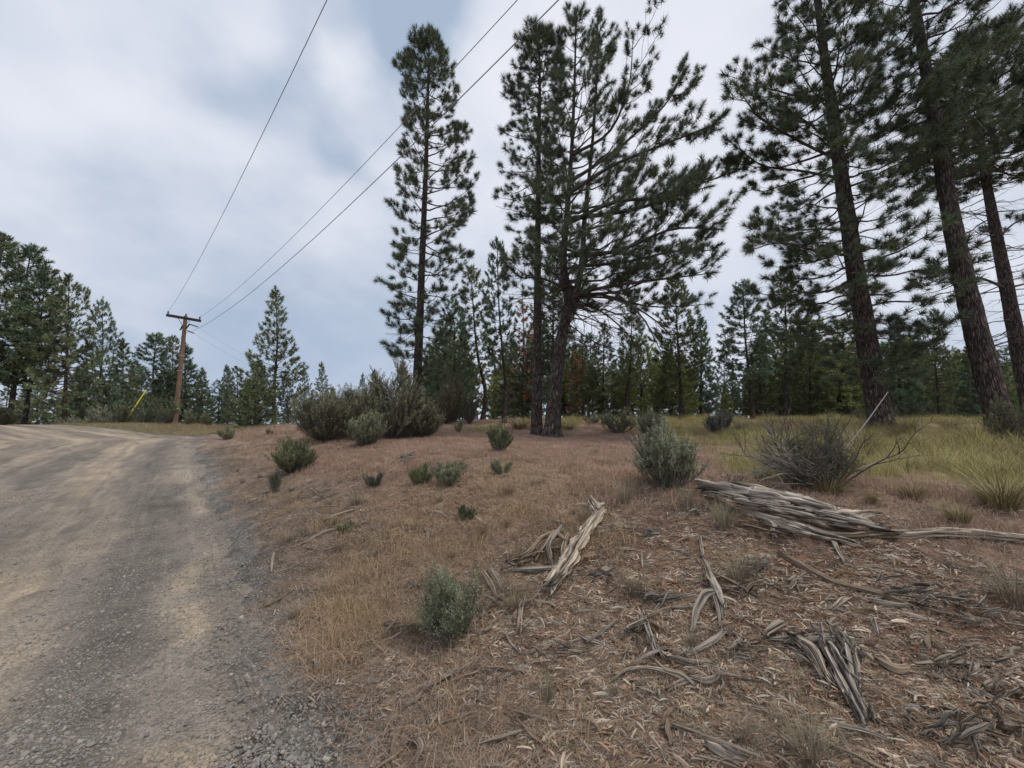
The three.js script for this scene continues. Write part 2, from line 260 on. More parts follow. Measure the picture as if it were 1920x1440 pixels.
{
  // polar sheet, fine near the lens and in front of it, out to the horizon
  const NA = 760, rings = []; for (let r = 0.25; r < 1500;) { rings.push(r); r += Math.max(0.02, r * 0.0155) * (r > 45 ? 4 : 1); }
  const az = [0]; for (let i = 0; i < NA; i++) { const f = i / NA; az.push(0); az[i] = (f < 0.8 ? lerp(-1.25, 1.25, f / 0.8) : lerp(1.25, 2 * Math.PI - 1.25, (f - 0.8) / 0.2)); } az.length = NA;
  const nr = rings.length, pos = new Float32Array((nr * NA + 1) * 3), col = new Float32Array((nr * NA + 1) * 3), uv = new Float32Array((nr * NA + 1) * 2), idx = [];
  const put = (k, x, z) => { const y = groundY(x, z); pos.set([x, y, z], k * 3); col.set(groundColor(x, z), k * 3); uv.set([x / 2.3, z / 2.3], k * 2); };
  for (let i = 0; i < nr; i++) for (let j = 0; j < NA; j++) { const x = rings[i] * Math.sin(az[j]), z = -rings[i] * Math.cos(az[j]); put(i * NA + j, x, z); if (i) { const a = (i - 1) * NA + j, b = (i - 1) * NA + (j + 1) % NA; idx.push(a, a + NA, b, b, a + NA, b + NA); } }
  put(nr * NA, 0, 0); for (let j = 0; j < NA; j++) idx.push(nr * NA, j, (j + 1) % NA);
  for (let k = 0; k < idx.length; k += 3) { const t = idx[k + 1]; idx[k + 1] = idx[k + 2]; idx[k + 2] = t; }
  const g = new THREE.BufferGeometry(); g.setAttribute('position', new THREE.BufferAttribute(pos, 3)); g.setAttribute('color', new THREE.BufferAttribute(col, 3)); g.setAttribute('uv', new THREE.BufferAttribute(uv, 2)); g.setIndex(idx);
  g.computeVertexNormals(); if (g.attributes.normal.getY(5000) < 0) { for (let k = 0; k < idx.length; k += 3) { const t = idx[k + 1]; idx[k + 1] = idx[k + 2]; idx[k + 2] = t; } g.setIndex(idx); g.computeVertexNormals(); }
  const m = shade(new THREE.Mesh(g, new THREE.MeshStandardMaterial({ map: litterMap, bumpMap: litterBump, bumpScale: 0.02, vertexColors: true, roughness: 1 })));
  m.name = 'ground'; m.userData = { kind: 'structure', label: 'sloping bank and rise of dry red-brown soil beside the gravel road' }; scene.add(m);
  console.log('ground tris', idx.length / 3);
}
function roadColor(a, s) {                                             // s: metres right of the right-hand edge (negative on the road)
  const w = s + 0.22 * fbm(a * 0.3, 1, 51, 3), n = fbm(a * 0.5, s * 1.4, 52, 4), n2 = fbm(a * 4, s * 4, 53, 3), n3 = noise(a * 21, s * 21, 54), st = fbm(a * 0.22, s * 5, 55, 4), lanes = (c, hw) => Math.exp(-(((w - c) / hw) ** 2)), patch = smoothstep(fbm(a * 0.9, s * 1.2, 56, 3), -0.12, 0.2);
  const tan = clamp((0.95 * lanes(-1.95, 0.42) * (0.55 + 0.6 * patch) + 0.8 * lanes(-0.42, 0.2) * patch * (1 - 0.75 * smoothstep(a, 5, 10)) + 0.9 * lanes(-3.7, 0.4) * (0.4 + 0.7 * patch) + 0.75 * lanes(-5.6, 0.5) + 0.6 * lanes(-7.2, 0.5) + smoothstep(a, 13, 22) * 0.4) * (0.75 + 1.1 * st) + 0.35 * smoothstep(n, 0.15, 0.4), 0, 1);
  const dark = clamp((lanes(-0.95, 0.26) + 0.75 * lanes(-0.02, 0.22) + 0.8 * lanes(-2.85, 0.4) + 0.6 * lanes(-4.7, 0.4)) * (0.7 + 1.2 * st) + 0.3 * smoothstep(-n, 0.1, 0.4), 0, 1);
  const edge = smoothstep(s, -0.3, 0.25);
  let c = [0.2, 0.183, 0.16];
  c = c.map((v, i) => lerp(v, [0.118, 0.11, 0.101][i], dark * 0.8)); c = c.map((v, i) => lerp(v, [0.31, 0.26, 0.195][i], tan * 0.8)); c = c.map((v, i) => lerp(v, [0.17, 0.158, 0.142][i], edge * 0.7));
  const k = 1 + 0.18 * n + 0.22 * n2 + 0.16 * n3 + 0.45 * st; return [c[0] * k * 1.55, c[1] * k * 1.48, c[2] * k * 1.4];
}
{
  const as = []; for (let a = -30; a < 50;) { as.push(a); a += clamp(Math.abs(a - 2) * 0.022, 0.035, 0.5); }
  const ns = 190, pos = [], col = [], uv = [], idx = [];
  as.forEach((a, i) => {
    const w = 9 + 0.012 * Math.max(0, a - 10) ** 2;
    for (let j = 0; j < ns; j++) {
      const f = j / (ns - 1), s0 = 0.7 - (w + 1.4) * (f < 0.6 ? f * 0.55 / 0.6 : 0.55 + (f - 0.6) * 0.45 / 0.4);  // finer towards the lens
      const s = s0 - 0.032 * Math.max(0, a - 24) ** 2, x = RE.x * (1 - 0) + RD.x * (a - (RE.x * RD.x + RE.z * RD.z)) + RN.x * s, z = RE.z + RD.z * (a - (RE.x * RD.x + RE.z * RD.z)) + RN.z * s;
      const q = road(x, z), drop = 0.1 * smoothstep(q.s, -0.4, 0.45) + 0.11 * smoothstep(-q.s - q.w, -0.3, 0.5) + 0.3 * smoothstep(a, 45, 49);
      pos.push(x, hill(x, z) + roadRelief(q.a, q.s) - drop, z); col.push(...roadColor(q.a, q.s)); uv.push(a / 1.7, s0 / 1.7);
      if (i && j) { const k = i * ns + j; idx.push(k - ns - 1, k - ns, k - 1, k - 1, k - ns, k); }
    }
  });
  const g = new THREE.BufferGeometry(); g.setAttribute('position', new THREE.Float32BufferAttribute(pos, 3)); g.setAttribute('color', new THREE.Float32BufferAttribute(col, 3)); g.setAttribute('uv', new THREE.Float32BufferAttribute(uv, 2)); g.setIndex(idx); g.computeVertexNormals();
  if (g.attributes.normal.getY(5000) < 0) { for (let k = 0; k < idx.length; k += 3) { const t = idx[k + 1]; idx[k + 1] = idx[k + 2]; idx[k + 2] = t; } g.setIndex(idx); g.computeVertexNormals(); }
  const m = shade(new THREE.Mesh(g, new THREE.MeshStandardMaterial({ map: gravelMap, bumpMap: gravelBump, bumpScale: 0.007, vertexColors: true, roughness: 0.95 })));
  m.name = 'road'; m.userData = { kind: 'structure', label: 'grey gravel road with tan wheel tracks bending left over the crest' }; scene.add(m);
}

// ---------------------------------------------------------------- shared materials
const M = {
  bark: new THREE.MeshStandardMaterial({ map: barkMap, bumpMap: barkBump, bumpScale: 0.035, roughness: 0.95 }),
  limb: new THREE.MeshStandardMaterial({ color: lin(0.085, 0.07, 0.06), roughness: 0.95 }),
  deadLimb: new THREE.MeshStandardMaterial({ color: lin(0.13, 0.115, 0.1), roughness: 0.95 }),
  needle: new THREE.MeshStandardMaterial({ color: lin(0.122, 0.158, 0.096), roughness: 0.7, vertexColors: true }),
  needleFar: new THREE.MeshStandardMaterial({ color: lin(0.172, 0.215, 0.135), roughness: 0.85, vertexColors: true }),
  wood: new THREE.MeshStandardMaterial({ map: grainMap, bumpMap: grainBump, bumpScale: 0.006, vertexColors: true, roughness: 0.9 }),
  leafy: new THREE.MeshStandardMaterial({ color: lin(1, 1, 1), roughness: 0.9, vertexColors: true }),
  blade: new THREE.MeshStandardMaterial({ vertexColors: true, roughness: 0.8 }),
  tint: new THREE.MeshStandardMaterial({ color: lin(1, 1, 1), roughness: 0.9 }),
};

// ---------------------------------------------------------------- pines
function tuftGeo(seed, n, len, w, shoot) {                             // needles round the end of a shoot that points up +y
  const R = rng(seed), b = new Build();
  for (let i = 0; i < n; i++) {
    const t = R(), az = R() * 6.283, open = lerp(1.75, 0.15, Math.pow(t, 0.8)) + (R() - 0.5) * 0.5, L = len * (0.75 + 0.4 * R()), d = V(Math.cos(az) * Math.sin(open), Math.cos(open), Math.sin(az) * Math.sin(open)), a = V(0, t * shoot - shoot * 0.5, 0);
    const side = V(R() - 0.5, R() - 0.5, R() - 0.5).cross(d).normalize().multiplyScalar(w / 2), e = a.clone().addScaledVector(d, L); e.y -= 0.12 * L * R();
    b.tri(a.clone().sub(side), a.clone().add(side), e);
  }
  return b.geo();
}
const TUFT_NEAR = [tuftGeo(1, 58, 0.215, 0.0125, 0.07), tuftGeo(2, 54, 0.225, 0.0125, 0.06), tuftGeo(3, 60, 0.21, 0.0125, 0.09)];
const TUFT_FAR = [tuftGeo(4, 26, 0.26, 0.042, 0.14), tuftGeo(5, 26, 0.25, 0.044, 0.18)];
const UP = V(0, 1, 0);

// o: path (world points of the trunk), r0, env [[fraction, left m, right m] ...], n branches, ...
function pine(name, o, label, category, group) {
  const R = rng(o.seed), base = o.path[0].clone(), root = thing(name, base, label, category, group);
  const loc = o.path.map((p) => p.clone().sub(base)), fine = o.near, spine = new THREE.CatmullRomCurve3(loc, false, 'centripetal');
  const H = loc.at(-1).y, trunk = new Build(), limbs = new Build(), dead = new Build(), tufts = [];
  const rAt = (f) => lerp(o.r0, 0.018, Math.pow(f, o.taper ?? 0.85)), at = (f) => spine.getPoint(clamp(f, 0, 1)), nh = fine ? Math.round(H / 0.1) : 22, sides = fine ? 34 : 8;
  const stem = (sp, r, n, sd, flare) => {
    const pts = [], rad = []; for (let i = 0; i <= n; i++) { const f = i / n; pts.push(sp.getPoint(f)); rad.push(r(f) * (flare ? 1 + 0.45 * Math.exp(-f * H / 0.35) : 1)); }
    if (flare) { pts.unshift(pts[0].clone().add(V(0, -0.5, 0))); rad.unshift(rad[0] * 1.15); }
    trunk.tube(pts, rad, sd, { vscale: 0.5, bump: fine ? (a, l) => { const x = Math.cos(a) * 2.1, z = Math.sin(a) * 2.1; return [1 + 0.07 * Math.max(-0.6, noise(x * 2.2 + o.seed, l * 1.7, z * 2.2)) + 0.055 * Math.abs(noise(x * 5, l * 4.2, z * 5 + o.seed)) + 0.10 * Math.exp(-l / 0.7) * noise(x * 1.5, 1, z * 1.5 + o.seed), 0]; } : null });
  };
  stem(spine, rAt, nh, sides, true);
  const addTuft = (p, d, s = 1) => { if (R() < (o.keep ?? 1)) tufts.push([p, d, s * (o.tuft ?? 1) * (0.75 + 0.5 * R())]); };
  const foliate = (pts, rad, out, live, inner) => {                     // side shoots along a bough
    let L = 0; const cum = [0]; for (let i = 1; i < pts.length; i++) cum.push(L += pts[i].distanceTo(pts[i - 1]));
    const step = fine ? 0.21 : 0.3, cv = new THREE.CatmullRomCurve3(pts);
    for (let s = L * inner; s < L; s += step * (0.6 + 0.8 * R())) {
      const f = s / L, p = cv.getPoint(f), T = cv.getTangent(f), sgn = R() < 0.5 ? -1 : 1, ax = V().crossVectors(T, UP).normalize(), d = T.clone().multiplyScalar(0.75 + 0.3 * R()).addScaledVector(ax, sgn * (0.5 + 0.6 * R())).addScaledVector(UP, (R() - (live ? 0.38 : 0.6)) * 0.85 + (o.twigDrop ?? 0) * (1 - f)).normalize();
      const l = clamp((0.22 + (L - s) * 0.42) * (0.5 + 0.7 * R()), 0.15, o.twigMax ?? 1.3), q1 = p.clone().addScaledVector(d, l * 0.5).add(V((R() - 0.5) * 0.1 * l, (R() - 0.5) * 0.12 * l, (R() - 0.5) * 0.1 * l)), q2 = p.clone().addScaledVector(d, l).add(V(0, l * (live ? 0.22 : -0.05) * R(), 0));
      const rr = clamp(l * 0.011, 0.004, 0.016) * (fine ? 1 : 1.8);
      out.tube([p, q1, q2], [rr, rr * 0.7, rr * 0.4], fine ? 4 : 3, { cap: false });
      if (live) {
        const d2 = q2.clone().sub(q1).normalize(); addTuft(q2, d2.clone().addScaledVector(UP, 0.35).normalize());
        const nt = fine ? Math.floor(l / 0.24) : Math.floor(l / 0.28);
        for (let k = 0; k < nt; k++) { const e = 0.35 + 0.6 * R(), c = p.clone().lerp(q2, e), w = d.clone().addScaledVector(ax, (R() - 0.5) * 1.6).addScaledVector(UP, R() * 0.9 - 0.1).normalize(), m = (fine ? 0.1 : 0.16) + 0.16 * R(), e2 = c.clone().addScaledVector(w, m); if (fine) out.tube([c, e2], [rr * 0.6, rr * 0.35], 3, { cap: false }); addTuft(e2, w, 0.92); }
      } else if (fine && R() < 0.8) { const d3 = d.clone().add(V(R() - 0.5, R() - 0.7, R() - 0.5)).normalize(); out.tube([q1, q1.clone().addScaledVector(d3, l * 0.5), q1.clone().addScaledVector(d3, l * 0.8).add(V(0, -0.1 * l, 0))], [rr * 0.6, rr * 0.4, rr * 0.25], 3, { cap: false }); }
    }
    if (live) { const T = cv.getTangent(1); addTuft(pts.at(-1), T, 1.15); addTuft(pts.at(-1).clone().addScaledVector(T, -0.15), T, 1); }
  };
  const bough = (p0, az, len, e0, up, sag, r, out, live, inner) => {
    const pts = [], rad = [], n = fine ? 9 : 5; let a = az; const wob = fine ? 0.05 : 0.03; let p = p0.clone(), y0 = p0.y;
    for (let i = 0; i < n; i++) { const t = i / (n - 1); if (i) { a += (R() - 0.5) * 0.22; p = p.clone().add(V(Math.cos(a) * len / (n - 1), 0, -Math.sin(a) * len / (n - 1))); } p.y = y0 + len * (Math.sin(e0) * t + up * t * t * t - sag * t * (1 - t)) + (i ? (R() - 0.5) * wob * len : 0); pts.push(p.clone()); rad.push(lerp(r, 0.006, Math.pow(t, 0.8))); }
    out.tube(pts, rad, fine ? 6 : 4, { cap: false });
    foliate(pts, rad, out, live, inner);
  };
  const envAt = (f) => { const e = o.env; if (f <= e[0][0]) return e[0]; for (let i = 1; i < e.length; i++) if (f <= e[i][0]) { const k = (f - e[i - 1][0]) / (e[i][0] - e[i - 1][0]); return [f, lerp(e[i - 1][1], e[i][1], k), lerp(e[i - 1][2], e[i][2], k)]; } return e.at(-1); };
  const f0 = o.env[0][0], f1 = o.env.at(-1)[0];
  for (let i = 0; i < o.n; i++) {
    const f = lerp(f0, f1, (i + R() * 0.9) / o.n), az = i * 2.39996 + (R() - 0.5) * 0.9, c = Math.cos(az), [, L, Rr] = envAt(f), mid = (L + Rr) / 2, len = lerp(mid, c > 0 ? Rr : L, c * c) * (0.72 + 0.4 * R()), k = (f - f0) / (f1 - f0);
    if (len < 0.12) continue;
    const e0 = o.elev ? lerp(o.elev[0], o.elev[1], k) : lerp(-0.2, 0.75, Math.pow(k, 1.4));
    bough(at(f), az, len * Math.cos(e0), e0 + (R() - 0.5) * 0.25, o.up ?? 0.22, o.sag ?? 0.12, clamp(len * 0.017, 0.012, rAt(f) * 0.75), limbs, true, o.inner ?? 0.3);
  }
  for (const [f, , ] of o.bare ? Array.from({ length: o.bare.n }, (_, i) => [lerp(o.bare.f0, o.bare.f1, (i + R()) / o.bare.n)]) : []) {
    const az = R() * 6.283, len = o.bare.len * (0.35 + 0.8 * R()) * (Math.cos(az) > 0 ? (o.bare.right ?? 1) : 1); bough(at(f), az, len, (o.bare.elev ?? -0.15) + (R() - 0.5) * 0.4, 0.05, 0.1, clamp(len * 0.012, 0.008, 0.03), dead, false, 0.25);
  }
  for (const lb of o.limbs ?? []) {                                      // boughs whose course the photograph shows
    const pts = curve(lb.pts.map((p) => p.clone().sub(base)), 12), r = lb.r ?? 0.06, rad = pts.map((_, i) => lerp(r, 0.012, i / 11)); limbs.tube(pts, rad, 7, { cap: false }); foliate(pts, rad, lb.dead ? dead : limbs, !lb.dead, lb.inner ?? 0.25);
    if (!lb.dead) for (let k = 0; k < (lb.subs ?? 4) + 2; k++) { const f = 0.35 + 0.6 * R(), j = Math.floor(f * 11), T = pts[Math.min(11, j + 1)].clone().sub(pts[j]).normalize(), az = Math.atan2(-T.z, T.x) + (R() - 0.5) * 2.4; bough(pts[j], az, (lb.len ?? 1.3) * (0.5 + 0.7 * R()), 0.15 + 0.5 * R(), 0.3, 0.08, 0.018, limbs, true, 0.2); }
  }
  for (const fk of o.forks ?? []) { const sp = new THREE.CatmullRomCurve3(fk.pts.map((p) => p.clone().sub(base)), false, 'centripetal'); stem(sp, (f) => lerp(fk.r, 0.03, f), fine ? 60 : 12, 20, false); }
  for (let k = 0; k < (fine ? 5 : 3); k++) addTuft(at(1 - k * 0.008), UP.clone().add(V((R() - 0.5) * 0.8, 0, (R() - 0.5) * 0.8)).normalize(), 1.1);
  part('trunk', trunk.geo(fine), o.trunkMat ?? M.bark, root);
  if (limbs.i.length) part('branches', limbs.geo(), o.limbMat ?? M.limb, root);
  if (dead.i.length) tag(part('bare_branches', dead.geo(), o.deadMat ?? M.limb, root), 'bare dead twiggy branches below the living crown');
  const q = new THREE.Quaternion(), q2 = new THREE.Quaternion(), m = new THREE.Matrix4(), hue = o.hue ?? [1, 1, 1], geo = (fine ? TUFT_NEAR : TUFT_FAR)[o.seed % (fine ? 3 : 2)];
  const items = tufts.map(([p, d, s]) => { q.setFromUnitVectors(UP, d.clone().normalize()).multiply(q2.setFromAxisAngle(UP, R() * 6.283)); const b = 0.72 + 0.5 * R() + 0.35 * noise(p.x * 0.7, p.y * 0.7, p.z * 0.7 + o.seed), y = R() * 0.22 - 0.06; return { m: m.clone().compose(p, q, V(s, s, s)), c: o.tint ? o.tint(R, p, b) : lin(b * hue[0] * (1 + y), b * hue[1], b * hue[2] * (1 - y)) }; });
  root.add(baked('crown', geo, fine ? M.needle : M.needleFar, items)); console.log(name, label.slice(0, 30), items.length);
  TOTAL += items.length;
  return root;
}
let TOTAL = 0;
const K1 = (px, t) => px * t / F;
// env from photo rows: rows [py, left px, right px], the trunk running from yb to yt
const hAt = (y) => { const d = ray(960, y); return d.y / -d.z; };          // height per metre of distance
const envPx = (rows, yb, yt, t) => rows.map(([y, l, r]) => { const q = 1 / -ray(960, y).z; return [(hAt(y) - hAt(yb)) / (hAt(yt) - hAt(yb)), K1(l, t) * q, K1(r, t) * q]; }).sort((a, b) => a[0] - b[0]);
const trunkPx = (list, t) => { const q = list.map(([x, y, dt = 0]) => P(x, y, t + dt)); q[0].y = surfaceY(q[0].x, q[0].z) - 0.05; return q; };

pine('pine_tree', { seed: 11, near: true, path: trunkPx([[778, 800], [783, 700], [791, 500], [799, 300], [803, 150], [805, 54]], 17.5), r0: 0.26, n: 138, keep: 1, tuft: 1.2,
  env: envPx([[66, 7, 7], [105, 24, 22], [160, 50, 46], [200, 74, 56], [240, 58, 74], [290, 40, 70], [350, 50, 96], [420, 56, 106], [470, 58, 92], [530, 66, 92], [590, 58, 70], [650, 40, 50]], 800, 54, 17.5), up: 0.25,
  bare: { n: 22, f0: 0.1, f1: 0.34, len: 1.7 } }, 'tall slim pine with a narrow tufted crown, behind the large grey sagebrush clump', 'pine tree');
pine('pine_tree', { seed: 12, near: true, path: trunkPx([[1006, 815], [1007, 700], [1008, 500], [1010, 300], [1012, 150], [1010, 62]], 15.5), r0: 0.235, n: 104, keep: 1, tuft: 1.1,
  env: envPx([[78, 12, 14], [110, 32, 30], [180, 62, 60], [215, 74, 60], [270, 62, 50], [330, 72, 50], [375, 84, 50], [410, 74, 50], [450, 48, 40]], 815, 62, 15.5), up: 0.2, sag: 0.1,
  bare: { n: 34, f0: 0.28, f1: 0.56, len: 1.7, right: 0.5, elev: -0.25 } }, 'straight slender pine with a long bare trunk, left of the forked pine', 'pine tree');
{
  const t = 14.3, lp = (a) => a.map(([x, y, d = 0]) => P(x, y, t + d));
  pine('pine_tree', { seed: 14, near: true, path: trunkPx([[1035, 824], [1040, 740], [1052, 640], [1066, 560], [1057, 500], [1063, 400], [1072, 280], [1078, 130], [1080, 14]], t), r0: 0.33, taper: 0.7, n: 96, keep: 0.9, twigMax: 1.15, tuft: 1.15,
    env: envPx([[30, 18, 22], [80, 40, 60], [150, 60, 100], [220, 70, 140], [300, 80, 180], [380, 80, 170], [450, 90, 200], [510, 60, 190]], 824, 14, t), up: 0.22, sag: 0.1, elev: [-0.15, 0.9],
    forks: [{ r: 0.15, pts: lp([[1062, 590], [1082, 540], [1091, 490], [1096, 410, 0.2], [1108, 300, 0.4], [1118, 160, 0.5], [1121, 24, 0.5]]) }],
    limbs: [
      { pts: lp([[1118, 160, 0.5], [1120, 90, 0.5], [1121, 24, 0.5]]), r: 0.05, len: 0.8, inner: 0.1 },
      { pts: lp([[1074, 290], [1140, 250, -0.6], [1178, 165, -1], [1187, 66, -1.2]]), r: 0.07 },
      { pts: lp([[1070, 340], [1130, 300, 0.6], [1220, 225, 1.2], [1262, 175, 1.4], [1277, 128, 1.5]]), r: 0.08 },
      { pts: lp([[1070, 360], [1150, 310, -0.8], [1260, 265, -1.6], [1342, 232, -2]]), r: 0.09 },
      { pts: lp([[1070, 410], [1200, 390, 0.5], [1300, 350, 0.8], [1385, 318, 1]]), r: 0.1, subs: 7 },
      { pts: lp([[1064, 420], [1150, 380, -1.2], [1250, 370, -2], [1330, 350, -2.4]]), r: 0.09, subs: 7 },
      { pts: lp([[1066, 480], [1160, 470, -1], [1260, 430, -1.6], [1350, 430, -1.8]]), r: 0.09, subs: 7 },
      { pts: lp([[1075, 500], [1180, 490, 1], [1270, 470, 1.4], [1340, 470, 1.6]]), r: 0.08, subs: 7 },
      { pts: lp([[1066, 562], [1105, 545, -0.4], [1190, 530, -1], [1270, 520, -1.4], [1335, 512, -1.6]]), r: 0.09, subs: 6, inner: 0.45 },
      { pts: lp([[1066, 566], [1120, 552, 0.6], [1220, 575, 1], [1330, 570, 1.2]]), r: 0.07, subs: 4, inner: 0.6 },
      { pts: lp([[1070, 555], [1130, 540, -1], [1200, 590, -1.6], [1240, 660, -1.8]]), r: 0.06, dead: true, inner: 0.1 },
      { pts: lp([[1072, 570], [1120, 580, 0.5], [1180, 630, 0.8], [1215, 690, 0.9]]), r: 0.05, dead: true, inner: 0.1 },
      { pts: lp([[1066, 560], [1150, 560, -0.5], [1240, 610, -0.9], [1290, 680, -1]]), r: 0.05, dead: true, inner: 0.1 },
      { pts: lp([[1068, 545], [1010, 520, -0.8], [975, 520, -1], [945, 490, -1.1]]), r: 0.05, subs: 2, len: 0.9, inner: 0.5 },
    ],
    bare: { n: 30, f0: 0.27, f1: 0.45, len: 3.2, right: 1.2, elev: -0.35 } }, 'broad forked pine with wide limbs reaching right and a drooping web of twigs', 'pine tree');
}
pine('pine_tree', { seed: 15, near: true, path: trunkPx([[1655, 806], [1636, 700], [1603, 500], [1570, 280], [1545, 100], [1522, -90], [1510, -190]], 12.5), r0: 0.33, taper: 1.1, n: 165, keep: 1, twigMax: 1.0, tuft: 1.15,
  env: envPx([[-170, 15, 15], [-90, 50, 50], [0, 84, 80], [60, 80, 90], [120, 110, 100], [180, 165, 110], [240, 190, 100], [290, 185, 115], [340, 150, 115], [400, 140, 112], [450, 165, 112], [500, 160, 112], [560, 90, 90], [620, 60, 80]], 806, -190, 12.5), up: 0.2, sag: 0.1,
  limbs: [[[1572, 300], [1490, 260, -0.5], [1420, 215, -0.8], [1380, 160, -0.9]], [[1580, 335], [1500, 320, 0.5], [1430, 310, 0.8], [1365, 262, 1]], [[1600, 480], [1530, 470, -0.6], [1460, 455, -0.9], [1405, 470, -1]]].map((a) => ({ pts: a.map(([x, y, d = 0]) => P(x, y, 12.5 + d)), r: 0.055, subs: 3, len: 0.9 })),
  bare: { n: 40, f0: 0.16, f1: 0.42, len: 1.7, elev: -0.3 } }, 'tall dark pine rising from the yellow-green grass, its crown reaching left over the gap', 'pine tree');
pine('pine_tree', { seed: 16, near: true, path: trunkPx([[1888, 832], [1862, 740], [1815, 560], [1782, 400], [1750, 210], [1714, 0], [1690, -160], [1680, -240]], 11.2), r0: 0.32, taper: 1.05, n: 135, keep: 1, twigMax: 0.9, tuft: 1.15,
  env: envPx([[-230, 10, 10], [-120, 60, 70], [-30, 90, 110], [40, 70, 150], [110, 50, 150], [170, 60, 140], [220, 50, 90], [260, 36, 60]], 832, -240, 11.2), up: 0.2,
  bare: { n: 44, f0: 0.3, f1: 0.8, len: 1.5, right: 0.9, elev: 0.0 } }, 'leaning thick-trunked pine with flaking bark, right of the tall dark pine', 'pine tree');
pine('pine_tree', { seed: 17, near: true, path: trunkPx([[1945, 815], [1918, 690], [1880, 500], [1848, 330], [1835, 200], [1828, 60]], 14), r0: 0.29, taper: 0.9, n: 135, keep: 1, twigMax: 1.1, tuft: 1.2,
  env: envPx([[80, 20, 30], [120, 50, 90], [170, 80, 120], [220, 85, 130], [270, 95, 130], [320, 80, 120], [350, 50, 60]], 815, 60, 14), up: 0.15,
  limbs: [[[1870, 450], [1900, 420, 0.4], [1940, 400, 0.6]], [[1885, 540], [1830, 520, -0.6], [1770, 530, -1], [1725, 520, -1.2]], [[1890, 540], [1930, 530, 0.3], [1980, 515, 0.5]]].map((a) => ({ pts: a.map(([x, y, d = 0]) => P(x, y, 14 + d)), r: 0.05, subs: 1, len: 0.8, inner: 0.6 })),
  bare: { n: 60, f0: 0.22, f1: 0.62, len: 2.2, elev: -0.05 } }, 'pine cut by the picture edge, with a dense dark crown above many bare branches', 'pine tree');

// ---------------------------------------------------------------- pines farther off: models at 10 m height, then copies
const straight = (h, b = 0) => [V(0, 0, 0), V(b * 0.3, h * 0.3, 0), V(b, h * 0.6, b * 0.4), V(b * 0.4, h, 0)];
const FARKIND = {
  cone: (s) => ({ seed: s, path: straight(10, 0.15), r0: 0.17, n: 100, keep: 1, elev: [-0.1, 0.8], tuft: 0.95, inner: 0.12, env: [[0.07, 1.9, 1.9], [0.25, 2.0, 2.1], [0.5, 1.5, 1.4], [0.75, 0.9, 0.9], [0.9, 0.4, 0.45], [0.98, 0.12, 0.12]] }),
  airy: (s) => ({ seed: s, path: straight(10, 0.2), r0: 0.16, n: 84, keep: 1, elev: [0.1, 0.9], tuft: 0.85, inner: 0.35, env: [[0.18, 1.9, 1.9], [0.4, 1.9, 2.1], [0.6, 1.4, 1.5], [0.8, 0.8, 0.8], [0.92, 0.42, 0.4], [0.98, 0.12, 0.12]] }),
  tall: (s) => ({ seed: s, path: straight(10, -0.2), r0: 0.15, n: 90, keep: 1, tuft: 0.9, inner: 0.25, env: [[0.3, 0.9, 1.1], [0.45, 1.6, 1.5], [0.62, 1.5, 1.7], [0.78, 1.25, 1.1], [0.9, 0.8, 0.8], [0.985, 0.25, 0.25]], bare: { n: 16, f0: 0.08, f1: 0.4, len: 1.3 } }),
  round: (s) => ({ seed: s, path: straight(10, 0.25), r0: 0.18, n: 84, keep: 0.9, tuft: 0.95, inner: 0.2, env: [[0.08, 1.8, 2.0], [0.25, 2.5, 2.5], [0.5, 2.3, 2.2], [0.75, 1.7, 1.6], [0.9, 1.0, 1.0], [0.985, 0.3, 0.3]] }),
  thin: (s) => ({ seed: s, path: [V(0, 0, 0), V(0.25, 1.8, 0), V(-0.1, 3.8, 0.1), V(-0.3, 6.5, 0), V(-0.35, 10, 0)], r0: 0.17, n: 60, keep: 1, tuft: 0.95, inner: 0.25, env: [[0.4, 0.9, 1.1], [0.6, 1.3, 1.1], [0.8, 1.1, 1.1], [0.93, 0.7, 0.6], [0.985, 0.25, 0.25]], bare: { n: 26, f0: 0.14, f1: 0.6, len: 1.3 } }),
  bush: (s) => ({ seed: s, path: straight(10, 0.4), r0: 0.2, n: 90, keep: 0.5, tuft: 1.45, inner: 0.25, elev: [-0.05, 0.9], env: [[0.04, 3.2, 3.4], [0.3, 4.0, 3.8], [0.55, 3.2, 3.3], [0.8, 2.0, 2.1], [0.95, 0.7, 0.7]] }),
  rust: (s) => ({ seed: s, path: straight(10, 0.15), r0: 0.13, n: 70, keep: 0.8, tuft: 0.9, inner: 0.4, tint: (R, p, b) => R() < 0.7 ? lin(b * 2.5, b * 0.98, b * 0.7) : lin(b * 0.9, b * 0.85, b * 0.9), env: [[0.15, 1.0, 1.1], [0.4, 1.4, 1.2], [0.7, 1.1, 1.1], [0.93, 0.4, 0.4]], bare: { n: 18, f0: 0.1, f1: 0.8, len: 1.2 } }),
};
const models = {};
let seedNow = 100;
function farPine(kind, variant, [bx, by, tx, ty], t, label, group, wide = 1, turn = 0, hue) {
  const key = kind + variant, foot = P(bx, by, t), y = surfaceY(foot.x, foot.z), topP = P(tx, ty, t), h = topP.y - y;
  let o;
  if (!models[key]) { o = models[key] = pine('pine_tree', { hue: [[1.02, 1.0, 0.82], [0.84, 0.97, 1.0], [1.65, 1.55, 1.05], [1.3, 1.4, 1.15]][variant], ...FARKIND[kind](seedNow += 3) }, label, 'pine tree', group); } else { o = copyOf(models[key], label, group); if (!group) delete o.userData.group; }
  const s = h / 10; o.position.set(foot.x, y - 0.05, foot.z);
  o.scale.set(s * wide, s, s * wide); o.rotation.set(0, turn, 0);
  const lean = Math.atan2(topP.x - foot.x, h); o.rotation.order = 'ZYX'; o.rotation.z = -clamp(lean, -0.2, 0.2);
  return o;
}
